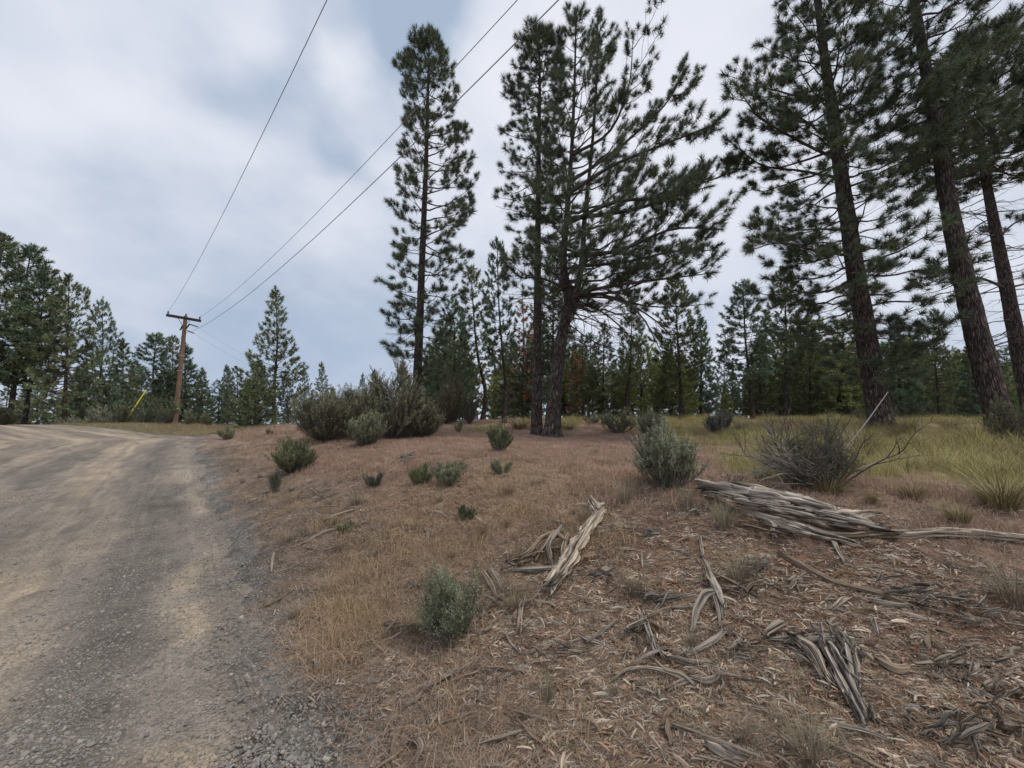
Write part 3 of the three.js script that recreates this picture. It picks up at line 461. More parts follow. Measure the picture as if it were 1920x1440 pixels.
// left of the road
farPine('tall', 0, [-8, 800, 8, 440], 29, 'pine cut by the picture edge, tallest tree beyond the road', null, 1.0, 0.4);
farPine('tall', 1, [18, 795, 62, 462], 30, 'tall open pine with a slanting dark trunk, left end of the roadside trees', null, 0.95, 2.1);
farPine('tall', 0, [45, 795, 84, 505], 32, 'pine with a slanting trunk close beside the tall open pine beyond the road', null, 0.95, 3.4);
farPine('round', 0, [120, 800, 128, 516], 31, 'largest dense dark pine beyond the road, its crown reaching the ground', null, 0.72, 0);
farPine('round', 1, [182, 800, 190, 563], 33, 'dense round-topped pine leaning on the largest dark pine beyond the road', null, 0.62, 1.2);
farPine('cone', 0, [228, 800, 232, 636], 35, 'lower bushy pine at the right shoulder of the large dark pine', null, 1.0, 2.6);
farPine('tall', 1, [292, 806, 296, 626], 42, 'left pine of the three pines behind the utility pole', null, 1.25, 0.7);
farPine('round', 0, [318, 806, 322, 630], 44, 'middle pine of the three pines behind the utility pole', null, 0.72, 1.9);
farPine('cone', 1, [350, 806, 348, 640], 43, 'right pine of the three pines behind the utility pole', null, 1.15, 2.9);
farPine('round', 1, [268, 806, 270, 690], 40, 'short dark pine behind the guy wire of the utility pole', null, 0.9, 3.9);
farPine('round', 0, [448, 812, 444, 686], 30, 'dense dark pine in the middle of the cluster right of the utility pole', null, 0.95, 5.5);
farPine('cone', 1, [484, 812, 486, 672], 31, 'dense pine in front of the airy cone-shaped pine on its left', null, 1.25, 3.3);
farPine('round', 1, [408, 812, 408, 712], 32, 'low dense pine at the left end of the cluster right of the utility pole', null, 1.1, 0.6);
farPine('cone', 0, [382, 806, 380, 690], 42, 'short pine between the utility pole and the wide bushy pine', null, 1.0, 5.1);
farPine('bush', 0, [480, 812, 470, 705], 26, 'wide bushy bright green pine left of the sagebrush clump', null, 1.2, 0.3, 1);
farPine('cone', 1, [425, 812, 424, 682], 33, 'narrow pine top rising left out of the wide bushy pine', null, 0.9, 1.1);
farPine('airy', 0, [512, 812, 514, 536], 30, 'tall airy cone-shaped pine standing alone against the sky', null, 0.95, 0.9);
farPine('round', 0, [540, 812, 536, 700], 31, 'dark pine at the foot of the airy cone-shaped pine', null, 0.8, 2.2);
farPine('airy', 1, [568, 812, 569, 688], 46, 'small distant pine, left of a pair behind the sagebrush', null, 0.9, 0.2);
farPine('airy', 0, [603, 812, 603, 678], 44, 'small distant pine, right and taller of a pair behind the sagebrush', null, 0.9, 2.0);
farPine('cone', 0, [625, 812, 625, 725], 47, 'tiny distant pine at the right foot of the distant pair', null, 1.0, 2.6);
farPine('airy', 1, [682, 812, 681, 700], 48, 'small distant pine above the left part of the sagebrush clump', null, 0.8, 4.0);
farPine('cone', 1, [700, 812, 702, 692], 46, 'small dense distant pine above the middle of the sagebrush clump', null, 0.8, 5.0);
farPine('cone', 0, [756, 812, 755, 676], 42, 'small distant pine just left of the slim pine trunk', null, 0.8, 3.0);
// between and behind the large pines
farPine('thin', 0, [905, 792, 893, 498], 24, 'slender pine with a curved lower trunk, seen between the slim and the straight pine', null, 0.95, 0);
farPine('thin', 1, [945, 795, 938, 452], 20, 'thin dark-trunked pine with few tufts, left of the straight pine', null, 0.7, 0.8);
farPine('rust', 0, [980, 795, 978, 548], 25, 'dying pine with rust-coloured needles left of the straight pine trunk', null, 0.95, 0.5);
farPine('rust', 0, [1085, 795, 1080, 650], 28, 'low dying pine with rust-coloured needles right of the forked trunk', null, 1.2, 2.5);
farPine('round', 1, [850, 806, 846, 560], 22, 'dark full pine behind the slim pine on its right', null, 0.85, 0.5);
farPine('cone', 0, [872, 806, 868, 610], 26, 'green pine behind the slender curved pine', null, 0.75, 4.4);
farPine('tall', 1, [1035, 795, 1034, 480], 26, 'bare-stemmed pine half hidden behind the two large trunks', null, 0.8, 2.4);
farPine('thin', 0, [1180, 790, 1176, 560], 25, 'thin pine under the drooping twigs of the forked pine', null, 0.9, 2.6);
farPine('tall', 0, [1278, 790, 1264, 518], 26, 'mid-sized pine with a bare lower trunk right of the forked pine', null, 1.0, 1.6);
farPine('cone', 1, [1314, 790, 1312, 588], 32, 'pale green cone-shaped pine in the gap right of the forked pine', null, 0.85, 0.4);
farPine('airy', 1, [1357, 790, 1357, 645], 38, 'small pine low in the gap right of the cone-shaped pine', null, 0.8, 1.4);
farPine('tall', 1, [1412, 790, 1396, 528], 24, 'round-crowned pine standing clear in the gap between the large pines', null, 1.1, 5.3);
farPine('tall', 0, [1475, 790, 1468, 500], 27, 'tall pine half behind the left boughs of the tall dark pine', null, 0.9, 4.0);
farPine('cone', 0, [1520, 790, 1515, 585], 27, 'bushy olive pine left of the tall dark pine trunk', null, 0.9, 0.9);
farPine('cone', 1, [1690, 790, 1682, 600], 24, 'bushy olive pine right of the tall dark pine trunk', null, 0.95, 3.6);
farPine('round', 0, [1762, 792, 1752, 578], 24, 'dense blue-green pine in front of the leaning trunk', null, 0.62, 2.0);
farPine('cone', 1, [1830, 792, 1815, 640], 24, 'dense dark pine behind the leaning trunk', null, 1.0, 5.0);
{ // the stand behind the grass: copies one cannot tell apart
  const R = rng(77), kinds = ['cone', 'round', 'bush', 'tall', 'airy'];
  const sky = [[800, 610], [860, 590], [885, 720], [925, 740], [945, 640], [1000, 590], [1050, 590], [1150, 590], [1250, 620], [1300, 660], [1345, 695], [1400, 645], [1450, 590], [1600, 590], [1700, 610], [1760, 600], [1830, 640], [1950, 620]];
  const line = (x) => { for (let i = 1; i < sky.length; i++) if (x <= sky[i][0]) return lerp(sky[i - 1][1], sky[i][1], (x - sky[i - 1][0]) / (sky[i][0] - sky[i - 1][0])); return 650; };
  for (let i = 0; i < 96; i++) {
    const x = lerp(800, 1990, (i + R()) / 96), t = 25 + 19 * R(), k = kinds[Math.floor(R() * 5)], top = line(x) + R() * 110 + 4;
    const form = { cone: 'full cone-shaped', round: 'dense round-topped', bush: 'broad bushy', tall: 'bare-stemmed', airy: 'thin airy' }[k], where = x < 1000 ? 'behind the slim and straight pines' : x < 1255 ? 'behind the drooping twigs of the forked pine' : x < 1440 ? 'low in the gap right of the forked pine' : x < 1640 ? 'left of the tall dark pine trunk' : x < 1830 ? 'between the tall dark and the leaning trunk' : 'right of the leaning trunk';
    farPine(k, k === 'bush' ? [0, 2][Math.floor(R() * 2)] : Math.floor(R() * 4), [x, 796, x + (R() - 0.5) * 8, top], t, form + ' pine of the dense stand, ' + where, form + ' pines ' + where, 0.85 + 0.4 * R(), R() * 6.28);
  }
  for (let i = 0; i < 15; i++) { const x = lerp(10, 420, (i + R()) / 15); farPine(['round', 'cone', 'tall'][i % 3], i % 2, [x, 804, x, 690 + R() * 55 + 40 * smoothstep(x, 380, 420)], 38 + R() * 14, 'pine of the dark backdrop behind the roadside pines', 'pines of the dark backdrop left', 0.9 + 0.3 * R(), R() * 6.28); }
  for (let i = 0; i < 22; i++) { const x = lerp(420, 1050, (i + R()) / 22); farPine(['airy', 'cone', 'round'][i % 3], i % 2, [x, 812, x, 742 + R() * 34], 48 + R() * 22, 'small far pine low on the skyline behind the rise', 'small far pines on the skyline', 0.9, R() * 6.28); }
}
console.log('tris baked', TRIS, 'tufts', TOTAL, 'things', Object.entries(counts).map(([k, v]) => k + ':' + (v + 1)).join(' '));

// ---------------------------------------------------------------- sagebrush and other shrubs
function sprigGeo(seed, n, len, leaf, w) {                               // small leaves round a short upright twig
  const R = rng(seed), b = new Build();
  for (let i = 0; i < n; i++) { const t = R(), az = R() * 6.283, op = 0.25 + 0.8 * R(), d = V(Math.cos(az) * Math.sin(op), Math.cos(op), Math.sin(az) * Math.sin(op)), a = V((R() - 0.5) * 0.03, t * len, (R() - 0.5) * 0.03), side = V(R() - 0.5, R() - 0.5, R() - 0.5).cross(d).normalize().multiplyScalar(w / 2), m = a.clone().addScaledVector(d, leaf * 0.6), e = a.clone().addScaledVector(d, leaf); b.tri(m.clone().sub(side), m.clone().add(side), e); b.tri(m.clone().add(side), m.clone().sub(side), a); }
  return b.geo();
}
const SPRIG = [sprigGeo(1, 15, 0.13, 0.045, 0.014), sprigGeo(2, 14, 0.15, 0.05, 0.013)], SPRIG_NEAR = sprigGeo(3, 16, 0.055, 0.016, 0.006);
// o: w, h in metres, n stems, hue (linear), open: share of bare stem, leafless
function shrub(name, pos, o, label, category, group) {
  const R = rng(o.seed), root = thing(name, pos, label, category, group), stems = new Build(), sprigs = [], rx = o.w / 2;
  const leafy = (p, d, s) => sprigs.push([p, d, s]);
  const lobes = Array.from({ length: Math.max(5, Math.round(o.n / 8)) }, () => { const az = R() * 6.283, rad = Math.sqrt(R()) * 0.92; return V(Math.cos(az) * rx * rad, o.h * Math.sqrt(Math.max(0.06, 1 - rad * rad * 0.95)) * (0.5 + 0.5 * R()), Math.sin(az) * rx * rad); });
  for (let i = 0; i < o.n; i++) {
    const c0 = lobes[i % lobes.length], sp = o.spread ?? 0.13, tip = c0.clone().add(V((R() + R() - 1) * sp * o.w, (R() + R() - 1) * sp * o.h, (R() + R() - 1) * sp * o.w)), az = Math.atan2(tip.z, tip.x), b0 = V(Math.cos(az) * 0.05 * rx, -0.04, Math.sin(az) * 0.05 * rx);
    tip.y = Math.max(0.05, tip.y);
    const mid = b0.clone().lerp(tip, 0.5).add(V((R() - 0.5) * 0.2 * o.w, -0.06 * o.h * R(), (R() - 0.5) * 0.2 * o.w)), pts = curve([b0, mid, tip], 6), r = clamp(o.h * 0.012, 0.004, 0.022) * (0.7 + 0.6 * R());
    stems.tube(pts, pts.map((_, k) => lerp(r, r * 0.25, k / 5)), 4, { cap: false });
    const m = o.twigs ?? 7;
    for (let k = 0; k < m; k++) {
      const f = lerp(o.open ?? 0.4, 1, R()), j = Math.min(4, Math.floor(f * 5)), p = pts[j].clone().lerp(pts[j + 1], f * 5 - j), d = pts[j + 1].clone().sub(pts[j]).normalize().add(V((R() - 0.5) * 1.5, (R() - 0.1) * 0.8, (R() - 0.5) * 1.5)).normalize(), l = (0.08 + 0.16 * R()) * Math.min(1.8, o.h) * (o.twig ?? 1), e = p.clone().addScaledVector(d, l);
      stems.tube([p, e], [r * 0.35, r * 0.15], 3, { cap: false });
      if (!o.leafless) { leafy(p.clone().lerp(e, 0.55), d.clone().addScaledVector(UP, 0.5).normalize(), 1); leafy(e, d.clone().addScaledVector(UP, 0.6).normalize(), 1); if (R() < 0.5) leafy(p.clone().lerp(e, 0.2).add(V((R() - 0.5) * 0.06, 0, (R() - 0.5) * 0.06)), d, 0.9); }
    }
  }
  part('stems', stems.geo(), o.stemMat ?? M.deadLimb, root);
  if (sprigs.length) {
    const q = new THREE.Quaternion(), m = new THREE.Matrix4(), q2 = new THREE.Quaternion();
    const items = sprigs.map(([p, d, s]) => { q.setFromUnitVectors(UP, d).multiply(q2.setFromAxisAngle(UP, R() * 6.283)); const k = s * (o.sprig ?? 1) * (0.7 + 0.6 * R()), b = (0.5 + 0.8 * R()) * (0.8 + 0.8 * Math.abs(noise(p.x * 3, p.y * 3, p.z * 3))); return { m: m.clone().compose(p, q, V(k, k, k)), c: lin(o.hue[0] * b, o.hue[1] * b, o.hue[2] * b * (0.9 + 0.2 * R())) }; });
    root.add(baked('leaves', o.near ? SPRIG_NEAR : SPRIG[o.seed % 2], M.leafy, items)); TOTAL += items.length;
  }
  return root;
}
const SAGE = [0.235, 0.24, 0.15], SAGED = [0.195, 0.19, 0.115], GREEN = [0.18, 0.195, 0.1], SILVER = [0.275, 0.285, 0.19];
// px of the foot, width and height in photo px
function shrubAt(px, py, wpx, hpx, o, label, category = 'shrub', name = 'sagebrush', group) { const p = onGround(px, py), k = mpp(p); return shrub(name, p, { ...o, w: wpx * k, h: hpx * k }, label, category, group); }
shrubAt(612, 828, 112, 100, { seed: 1, n: 150, twigs: 9, hue: SAGED, open: 0.3, sprig: 1.1 }, 'left dome of the large sagebrush clump in front of the slim pine');
shrubAt(735, 822, 130, 135, { seed: 2, n: 190, twigs: 9, hue: SAGED, open: 0.3, sprig: 1.2 }, 'tallest sagebrush at the back of the large clump, left of the slim pine');
shrubAt(665, 815, 110, 100, { seed: 13, n: 120, twigs: 9, hue: SAGED, open: 0.3, sprig: 1.1 }, 'sagebrush filling the middle of the large clump');
shrubAt(682, 838, 88, 62, { seed: 3, n: 110, twigs: 8, hue: SAGE, open: 0.3, sprig: 0.9 }, 'paler low sagebrush in front of the large clump');
shrubAt(790, 820, 90, 75, { seed: 4, n: 110, twigs: 8, hue: SAGED, open: 0.3 }, 'right end of the large sagebrush clump below the slim pine');
shrubAt(838, 795, 95, 115, { seed: 5, n: 110, twigs: 8, hue: SAGED, open: 0.3, sprig: 1.2 }, 'tall dark sagebrush behind the clump, right of the slim pine trunk');
shrubAt(546, 884, 70, 56, { seed: 6, n: 120, twigs: 9, hue: GREEN, open: 0.2, sprig: 0.65, spread: 0.2 }, 'round green shrub alone on the bank beside the road');
shrubAt(514, 922, 26, 36, { seed: 7, n: 26, twigs: 7, hue: [0.12, 0.13, 0.085], open: 0.2, sprig: 0.45 }, 'small grey-green shrub just below the round green shrub');
shrubAt(934, 852, 46, 66, { seed: 8, spread: 0.2, n: 50, twigs: 8, hue: GREEN, open: 0.35, sprig: 0.55 }, 'upright green shrub with a visible stem, left of the two large trunks');
shrubAt(846, 912, 52, 46, { seed: 9, n: 64, twigs: 8, hue: SAGE, open: 0.5, sprig: 0.5, spread: 0.2 }, 'grey-green flat-topped shrub in the middle of the bank');
shrubAt(787, 912, 38, 36, { seed: 10, spread: 0.2, n: 46, twigs: 8, hue: GREEN, open: 0.3, sprig: 0.45 }, 'small green shrub left of the flat-topped shrub');
shrubAt(942, 892, 40, 24, { seed: 11, spread: 0.2, n: 40, twigs: 8, hue: SAGE, open: 0.3, sprig: 0.42 }, 'low grey-green shrub right of the flat-topped shrub');
shrubAt(1252, 912, 128, 108, { seed: 12, n: 130, twigs: 8, hue: SILVER, open: 0.45, sprig: 0.58, spread: 0.19 }, 'large silvery sagebrush in front of the open gap, behind the litter slope');
shrubAt(1225, 825, 80, 55, { seed: 21, n: 60, twigs: 8, hue: SAGE, open: 0.25, sprig: 0.9 }, 'sagebrush just behind the large silvery one');
shrubAt(1160, 812, 90, 42, { seed: 22, n: 50, twigs: 8, hue: SAGE, open: 0.25, sprig: 0.9 }, 'low sagebrush farther back, left of the silvery one');
shrubAt(1110, 796, 26, 16, { seed: 23, n: 24, twigs: 8, hue: SILVER, open: 0.2, sprig: 0.7 }, 'tiny silvery shrub right behind the forked trunk');
shrubAt(1340, 815, 70, 50, { seed: 24, n: 50, twigs: 8, hue: [0.2, 0.2, 0.18], open: 0.3, sprig: 0.8 }, 'grey sagebrush left behind the bare dead shrub');
shrubAt(1655, 800, 80, 45, { seed: 25, n: 50, twigs: 8, hue: SAGED, open: 0.25, sprig: 0.8 }, 'dark shrub hugging the foot of the tall dark pine');
shrubAt(1905, 850, 90, 110, { seed: 26, n: 70, twigs: 7, hue: [0.13, 0.14, 0.07], open: 0.2, sprig: 0.7 }, 'leafy shrub climbing the foot of the leaning trunk');
shrubAt(846, 1192, 108, 138, { seed: 27, n: 60, twigs: 10, hue: [0.235, 0.25, 0.16], open: 0.25, near: true, sprig: 0.95, spread: 0.24 }, 'grey-green sagebrush nearest to the camera, alone on the litter slope');
shrubAt(430, 822, 36, 20, { seed: 28, n: 36, twigs: 8, hue: SAGE, open: 0.15, sprig: 0.6 }, 'small shrub where the road edge meets the crest');
shrubAt(505, 816, 20, 10, { seed: 29, n: 20, twigs: 7, hue: SAGE, open: 0.15, sprig: 0.45 }, 'tiny shrub on top of the mound left of the clump');
shrubAt(645, 1000, 30, 18, { seed: 30, n: 16, twigs: 8, hue: GREEN, open: 0.15, sprig: 0.32 }, 'little green plant beside pale sticks halfway up the bank');
shrubAt(872, 972, 34, 26, { seed: 31, n: 22, twigs: 8, hue: [0.1, 0.11, 0.06], open: 0.15, sprig: 0.36 }, 'little dark green plant at the end of a pale stick');
shrubAt(860, 812, 16, 26, { seed: 32, n: 20, twigs: 7, hue: SAGE, open: 0.2, sprig: 0.6 }, 'small upright shrub right of the large clump');
shrubAt(700, 912, 40, 24, { seed: 33, n: 30, twigs: 7, hue: [0.12, 0.12, 0.09], open: 0.1, sprig: 0.35 }, 'flattened dull shrub at the lower end of a fallen branch');
for (const [x, y, w, h, s, hue, l] of [[150, 806, 60, 24, 41, SILVER, 'pale sagebrush left of the guy wire beyond the road'], [188, 806, 56, 28, 42, SILVER, 'pale sagebrush touching the foot of the guy wire'], [222, 812, 60, 26, 43, GREEN, 'green shrub in front of the guy wire at the road edge'], [262, 811, 60, 32, 44, [0.1, 0.12, 0.065], 'dark shrub between guy wire and utility pole'], [304, 810, 54, 52, 45, GREEN, 'upright green shrub left of the utility pole foot'], [348, 813, 40, 18, 46, SAGE, 'small grey shrub right of the utility pole foot'], [388, 815, 36, 16, 47, GREEN, 'small green shrub at the crest end of the road']]) {
  const t = 29, p = P(x, y, t); p.y = surfaceY(p.x, p.z); shrub('sagebrush', p, { seed: s, n: 40, twigs: 9, hue, open: 0.15, sprig: 1.1, w: w * t / F, h: h * t / F * 1.15 + 0.2 }, l, 'shrub');
}
{ const t = 23, p = P(4, 806, t); p.y = surfaceY(p.x, p.z); shrub('sagebrush', p, { seed: 48, n: 60, twigs: 9, hue: [0.09, 0.1, 0.06], open: 0.1, sprig: 1.1, w: 1.5, h: 1.0 }, 'dark low shrub cut by the picture edge beyond the road', 'shrub'); const p2 = P(0, 806, t + 0.6); p2.y = surfaceY(p2.x, p2.z); shrub('dead_shrub', p2, { seed: 49, n: 40, twigs: 5, leafless: true, w: 2.0, h: 2.0 }, 'bare grey arching branches above the dark shrub at the picture edge', 'dead shrub'); }
// the bare dead shrub, right of the silvery sagebrush
{
  const p = onGround(1530, 915), k = mpp(p), R = rng(5), root = thing('dead_shrub', p, 'large bare dead shrub of tangled grey branches beside the yellow-green grass', 'dead shrub'), b = new Build(), pale = new Build();
  const grow = (p0, d, l, r, n, out) => { const pts = [p0.clone()]; let q = p0.clone(), dd = d.clone(); for (let i = 0; i < 6; i++) { dd.add(V((R() - 0.5) * 0.42, (R() - 0.5) * 0.34, (R() - 0.5) * 0.42)).normalize(); q = q.clone().addScaledVector(dd, l / 6); pts.push(q); } out.tube(pts, pts.map((_, i) => lerp(r, r * 0.3, i / 6)), 5); if (n) for (let i = 0; i < 4 + R() * 3; i++) { const j = 2 + Math.floor(R() * 5); grow(pts[j], dd.clone().add(V((R() - 0.5) * 1.9, (R() - 0.3) * 1.3, (R() - 0.5) * 1.9)).normalize(), l * (0.3 + 0.3 * R()), r * 0.42, n - 1, out); } };
  for (let i = 0; i < 24; i++) { const a = R() * 6.28; grow(V(0.12 * Math.cos(a) + 0.05, -0.03, 0.12 * Math.sin(a)), V(Math.cos(a) * 0.5 - 0.15, 0.9, Math.sin(a) * 0.5).normalize(), (70 + 62 * R()) * k, 0.014, 2, b); }
  for (let i = 0; i < 30; i++) grow(V((R() - 0.5) * 0.15 - 0.05, 0.08 + 0.2 * R(), 0.1 * R()), V(-1, 0.1 + 0.5 * R(), 0.6 * (R() - 0.3)).normalize(), (45 + 75 * R()) * k, 0.009, 1, pale);
  for (let i = 0; i < 12; i++) grow(V(0.05, 0.1 + 0.2 * R(), 0), V(1, 0.3 + 0.7 * R(), R() - 0.5).normalize(), (25 + 32 * R()) * k, 0.007, 1, pale);
  for (const [x, y] of [[1665, 735], [1600, 830], [1640, 868]]) { const e = PT(x, y, depthOf(p) * 1.02).sub(p), m = e.clone().multiplyScalar(0.5).add(V(0, 0.06, 0.05)); pale.tube(curve([V(0.05, 0.15, 0), m, e], 9), Array.from({ length: 9 }, (_, i) => lerp(0.013, 0.005, i / 8)), 5); }
  part('dark_branches', b.geo(), new THREE.MeshStandardMaterial({ color: lin(0.1, 0.088, 0.075), roughness: 0.95 }), root);
  tag(part('pale_branches', pale.geo(), new THREE.MeshStandardMaterial({ color: lin(0.3, 0.27, 0.235), roughness: 0.9 }), root), 'pale weathered branches arching left and right');
}
shrubAt(880, 796, 60, 62, { seed: 51, n: 26, twigs: 6, leafless: true, open: 0.1, twig: 1.4, stemMat: M.limb }, 'bare dark tangle of twigs left of the slender curved pine', 'dead shrub', 'dead_shrub');
shrubAt(1370, 905, 90, 30, { seed: 52, n: 26, twigs: 6, leafless: true, open: 0.1, twig: 1 }, 'low bare grey twigs lying between the silvery sagebrush and the dead shrub', 'dead shrub', 'dead_shrub');
shrubAt(1548, 912, 92, 122, { seed: 61, n: 96, twigs: 9, hue: [0.21, 0.205, 0.105], open: 0.35, sprig: 0.45, spread: 0.2 }, 'dull green regrowth standing inside the right half of the bare dead shrub');
{ // yellow-flowered stalk in front of the silvery sagebrush
  const p = onGround(1246, 918), k = mpp(p), root = thing('mullein', p, 'tall plant stalk with yellow flowers in front of the silvery sagebrush', 'wildflower'), b = new Build(), R = rng(3), fl = new Build(), lf = new Build();
  b.tube(curve([V(0, -0.02, 0), V(0.01, 34 * k, 0), V(-0.01, 70 * k, 0)], 7), [0.006, 0.006, 0.006, 0.005, 0.005, 0.004, 0.003], 6);
  for (let i = 0; i < 70; i++) { const y = (22 + 46 * R()) * k, a = R() * 6.28, c = V(Math.cos(a) * 0.022, y, Math.sin(a) * 0.022); fl.tri(c, c.clone().add(V(0.016 * (R() - 0.5) * 2, 0.016, 0.016 * (R() - 0.5) * 2)), c.clone().add(V(Math.cos(a) * 0.018, 0.004, Math.sin(a) * 0.018))); }
  for (let i = 0; i < 12; i++) { const a = i * 2.4, d = V(Math.cos(a), 0.5, Math.sin(a)), s = V(-Math.sin(a), 0, Math.cos(a)); lf.strip([V(0, 0.02 * i, 0), d.clone().multiplyScalar(0.07).add(V(0, 0.02 * i, 0)), d.clone().multiplyScalar(0.12).add(V(0, 0.02 * i - 0.03, 0))], 0.03, s); }
  part('stalk', b.geo(), new THREE.MeshStandardMaterial({ color: lin(0.16, 0.19, 0.07), roughness: 0.9 }), root); part('flowers', fl.geo(), new THREE.MeshStandardMaterial({ color: lin(0.55, 0.42, 0.07), roughness: 0.8 }), root); part('leaves', lf.geo(), new THREE.MeshStandardMaterial({ color: lin(0.17, 0.2, 0.1), roughness: 0.9 }), root);
}

// ---------------------------------------------------------------- bunchgrass
function bunch(seed, n, h, spread, c0, c1, w = 0.0035) {
  const R = rng(seed), b = new Build();
  for (let i = 0; i < n; i++) {
    const a = R() * 6.283, q = Math.sqrt(R()), out = spread * (0.15 + q), L = h * (0.5 + 0.6 * R()), d = V(Math.cos(a), 0, Math.sin(a)), droop = R() < 0.3 ? 0.9 : 0.25 + 0.3 * R(), root = V(Math.cos(a) * q * 0.18 * h, -0.015, Math.sin(a) * q * 0.18 * h);
    const pts = [0, 0.35, 0.7, 1].map((t) => root.clone().addScaledVector(d, out * L * t * t * 1.1 + 0.05 * t).add(V((R() - 0.5) * 0.02, L * (t - droop * t * t * 0.5), (R() - 0.5) * 0.02))), k = 0.7 + 0.6 * R(), dry = R() < 0.35;
    b.strip(pts, w * (0.8 + 0.5 * R()), V(-d.z, 0, d.x), c0.map((v) => v * k), (dry ? [0.3, 0.23, 0.14] : c1).map((v) => v * k));
  }
  return b.geo();
}
const STRAW = [0.33, 0.26, 0.16], GREY = [0.19, 0.16, 0.12], YG = [0.31, 0.285, 0.115], GG = [0.2, 0.225, 0.12];
const bunchKinds = [bunch(1, 170, 0.4, 0.45, GREY, GG), bunch(2, 190, 0.4, 0.5, GREY, [0.2, 0.19, 0.1]), bunch(3, 260, 0.4, 0.6, [0.17, 0.14, 0.06], YG, 0.0045), bunch(4, 150, 0.4, 0.6, GREY, STRAW)];
function bunchAt(px, py, hpx, kind, label, wide = 1) { const p = onGround(px, py), s = hpx * mpp(p) / 0.36, m = solo('bunchgrass', bunchKinds[kind], M.blade, p, label, 'grass tuft'); m.scale.set(s * wide, s, s * wide); m.rotation.y = px * 0.7; return m; }
bunchAt(1173, 940, 66, 0, 'upright pale grass tuft left of the silvery sagebrush foot', 0.75);
bunchAt(1290, 950, 74, 0, 'narrow grey-green grass tuft under the silvery sagebrush, left of the split log', 0.65);
bunchAt(1360, 988, 80, 0, 'full grey-green grass tuft at the left end of the split log', 0.9);
bunchAt(1384, 1082, 78, 1, 'grass tuft with a dark grey drooping base, below the split log');
bunchAt(1190, 1112, 66, 1, 'grass tuft in the wood litter right of the board-like log');
bunchAt(962, 1140, 64, 3, 'dry grass tuft beside the short upright slab of wood');
bunchAt(1028, 1318, 78, 0, 'thin green grass tuft in the lower middle of the litter slope', 0.45);
bunchAt(1300, 1222, 40, 0, 'small green grass tuft at the foot of the white branched stick', 0.9);
bunchAt(1150, 1315, 36, 0, 'small faint green tuft left of the curved pale stick', 0.9);
bunchAt(1398, 1400, 66, 3, 'dull grass tuft at the bottom, right of centre');
bunchAt(1520, 1432, 100, 1, 'wide olive grass tuft at the bottom right of the slope', 1.2);
bunchAt(1905, 1132, 100, 1, 'large drooping grass tuft at the right picture edge, below the thin log', 1.1);
bunchAt(1880, 955, 90, 2, 'large yellow-green grass tuft above the thin log at the right edge', 1.2);
bunchAt(1800, 985, 56, 2, 'brownish yellow grass tuft between the thin log and the grass field', 1.1);
bunchAt(1712, 935, 44, 2, 'dome-shaped yellow grass tuft on bare red ground', 1.2);
bunchAt(1634, 945, 42, 2, 'narrow yellow-green tuft at the front edge of the grass field', 0.7);
bunchAt(1555, 925, 60, 2, 'yellow-green tuft at the foot of the bare dead shrub', 1.1);
bunchAt(1430, 900, 46, 0, 'green blades under the left arching branches of the dead shrub', 1.2);
bunchAt(668, 946, 30, 0, 'bright green low tuft on the bank below the fallen branch', 1.6);
bunchAt(540, 1017, 30, 3, 'dull dry tuft on the lower bank near the road edge');
bunchAt(905, 1000, 42, 3, 'straw-coloured tuft right of the small dark green plant');
bunchAt(985, 1350, 36, 3, 'orange-brown dry tuft near the bottom centre');
bunchAt(1480, 968, 26, 2, 'small yellow tuft growing out of the split log', 1);
bunchAt(975, 805, 30, 2, 'yellow grass clump left of the straight pine trunk', 1.8);
bunchAt(1062, 806, 26, 2, 'yellow grass clump right of the forked trunk', 1.8);

{ // grass clumps standing in the meadow and on the bank
  const R = rng(88); let n = 0;
  for (let i = 0; i < 900 && n < 64; i++) { const px = 1380 + 620 * R(), py = 808 + 130 * R() * R(), p = onGround(px, py); if (olive(p.x, p.z) < 0.3) continue; n++; const m = solo('bunchgrass', bunchKinds[2], M.blade, p, py < 850 ? 'yellow-green grass clump standing in the back of the meadow' : 'yellow-green grass clump standing in the front of the meadow', 'grass tuft', py < 850 ? 'grass clumps in the back of the meadow' : 'grass clumps in the front of the meadow'), k = 0.8 + 1.1 * R(); m.scale.set(k, k * (0.9 + 0.3 * R()), k); m.rotation.y = R() * 6.28; }
  n = 0;
  for (let i = 0; i < 900 && n < 46; i++) { const px = 440 + 700 * R(), py = 840 + 460 * R() * R(), p = onGround(px, py), q = road(p.x, p.z); if (q.s < 0.3) continue; n++; const up = py < 960, m = solo('bunchgrass', bunchKinds[3], M.blade, p, up ? 'thin straw-coloured grass tuft on the upper bank' : 'thin straw-coloured grass tuft on the lower bank', 'grass tuft', up ? 'straw tufts on the upper bank' : 'straw tufts on the lower bank'), k = 0.3 + 0.35 * R(); m.scale.set(k, k, k); m.rotation.y = R() * 6.28; }
}

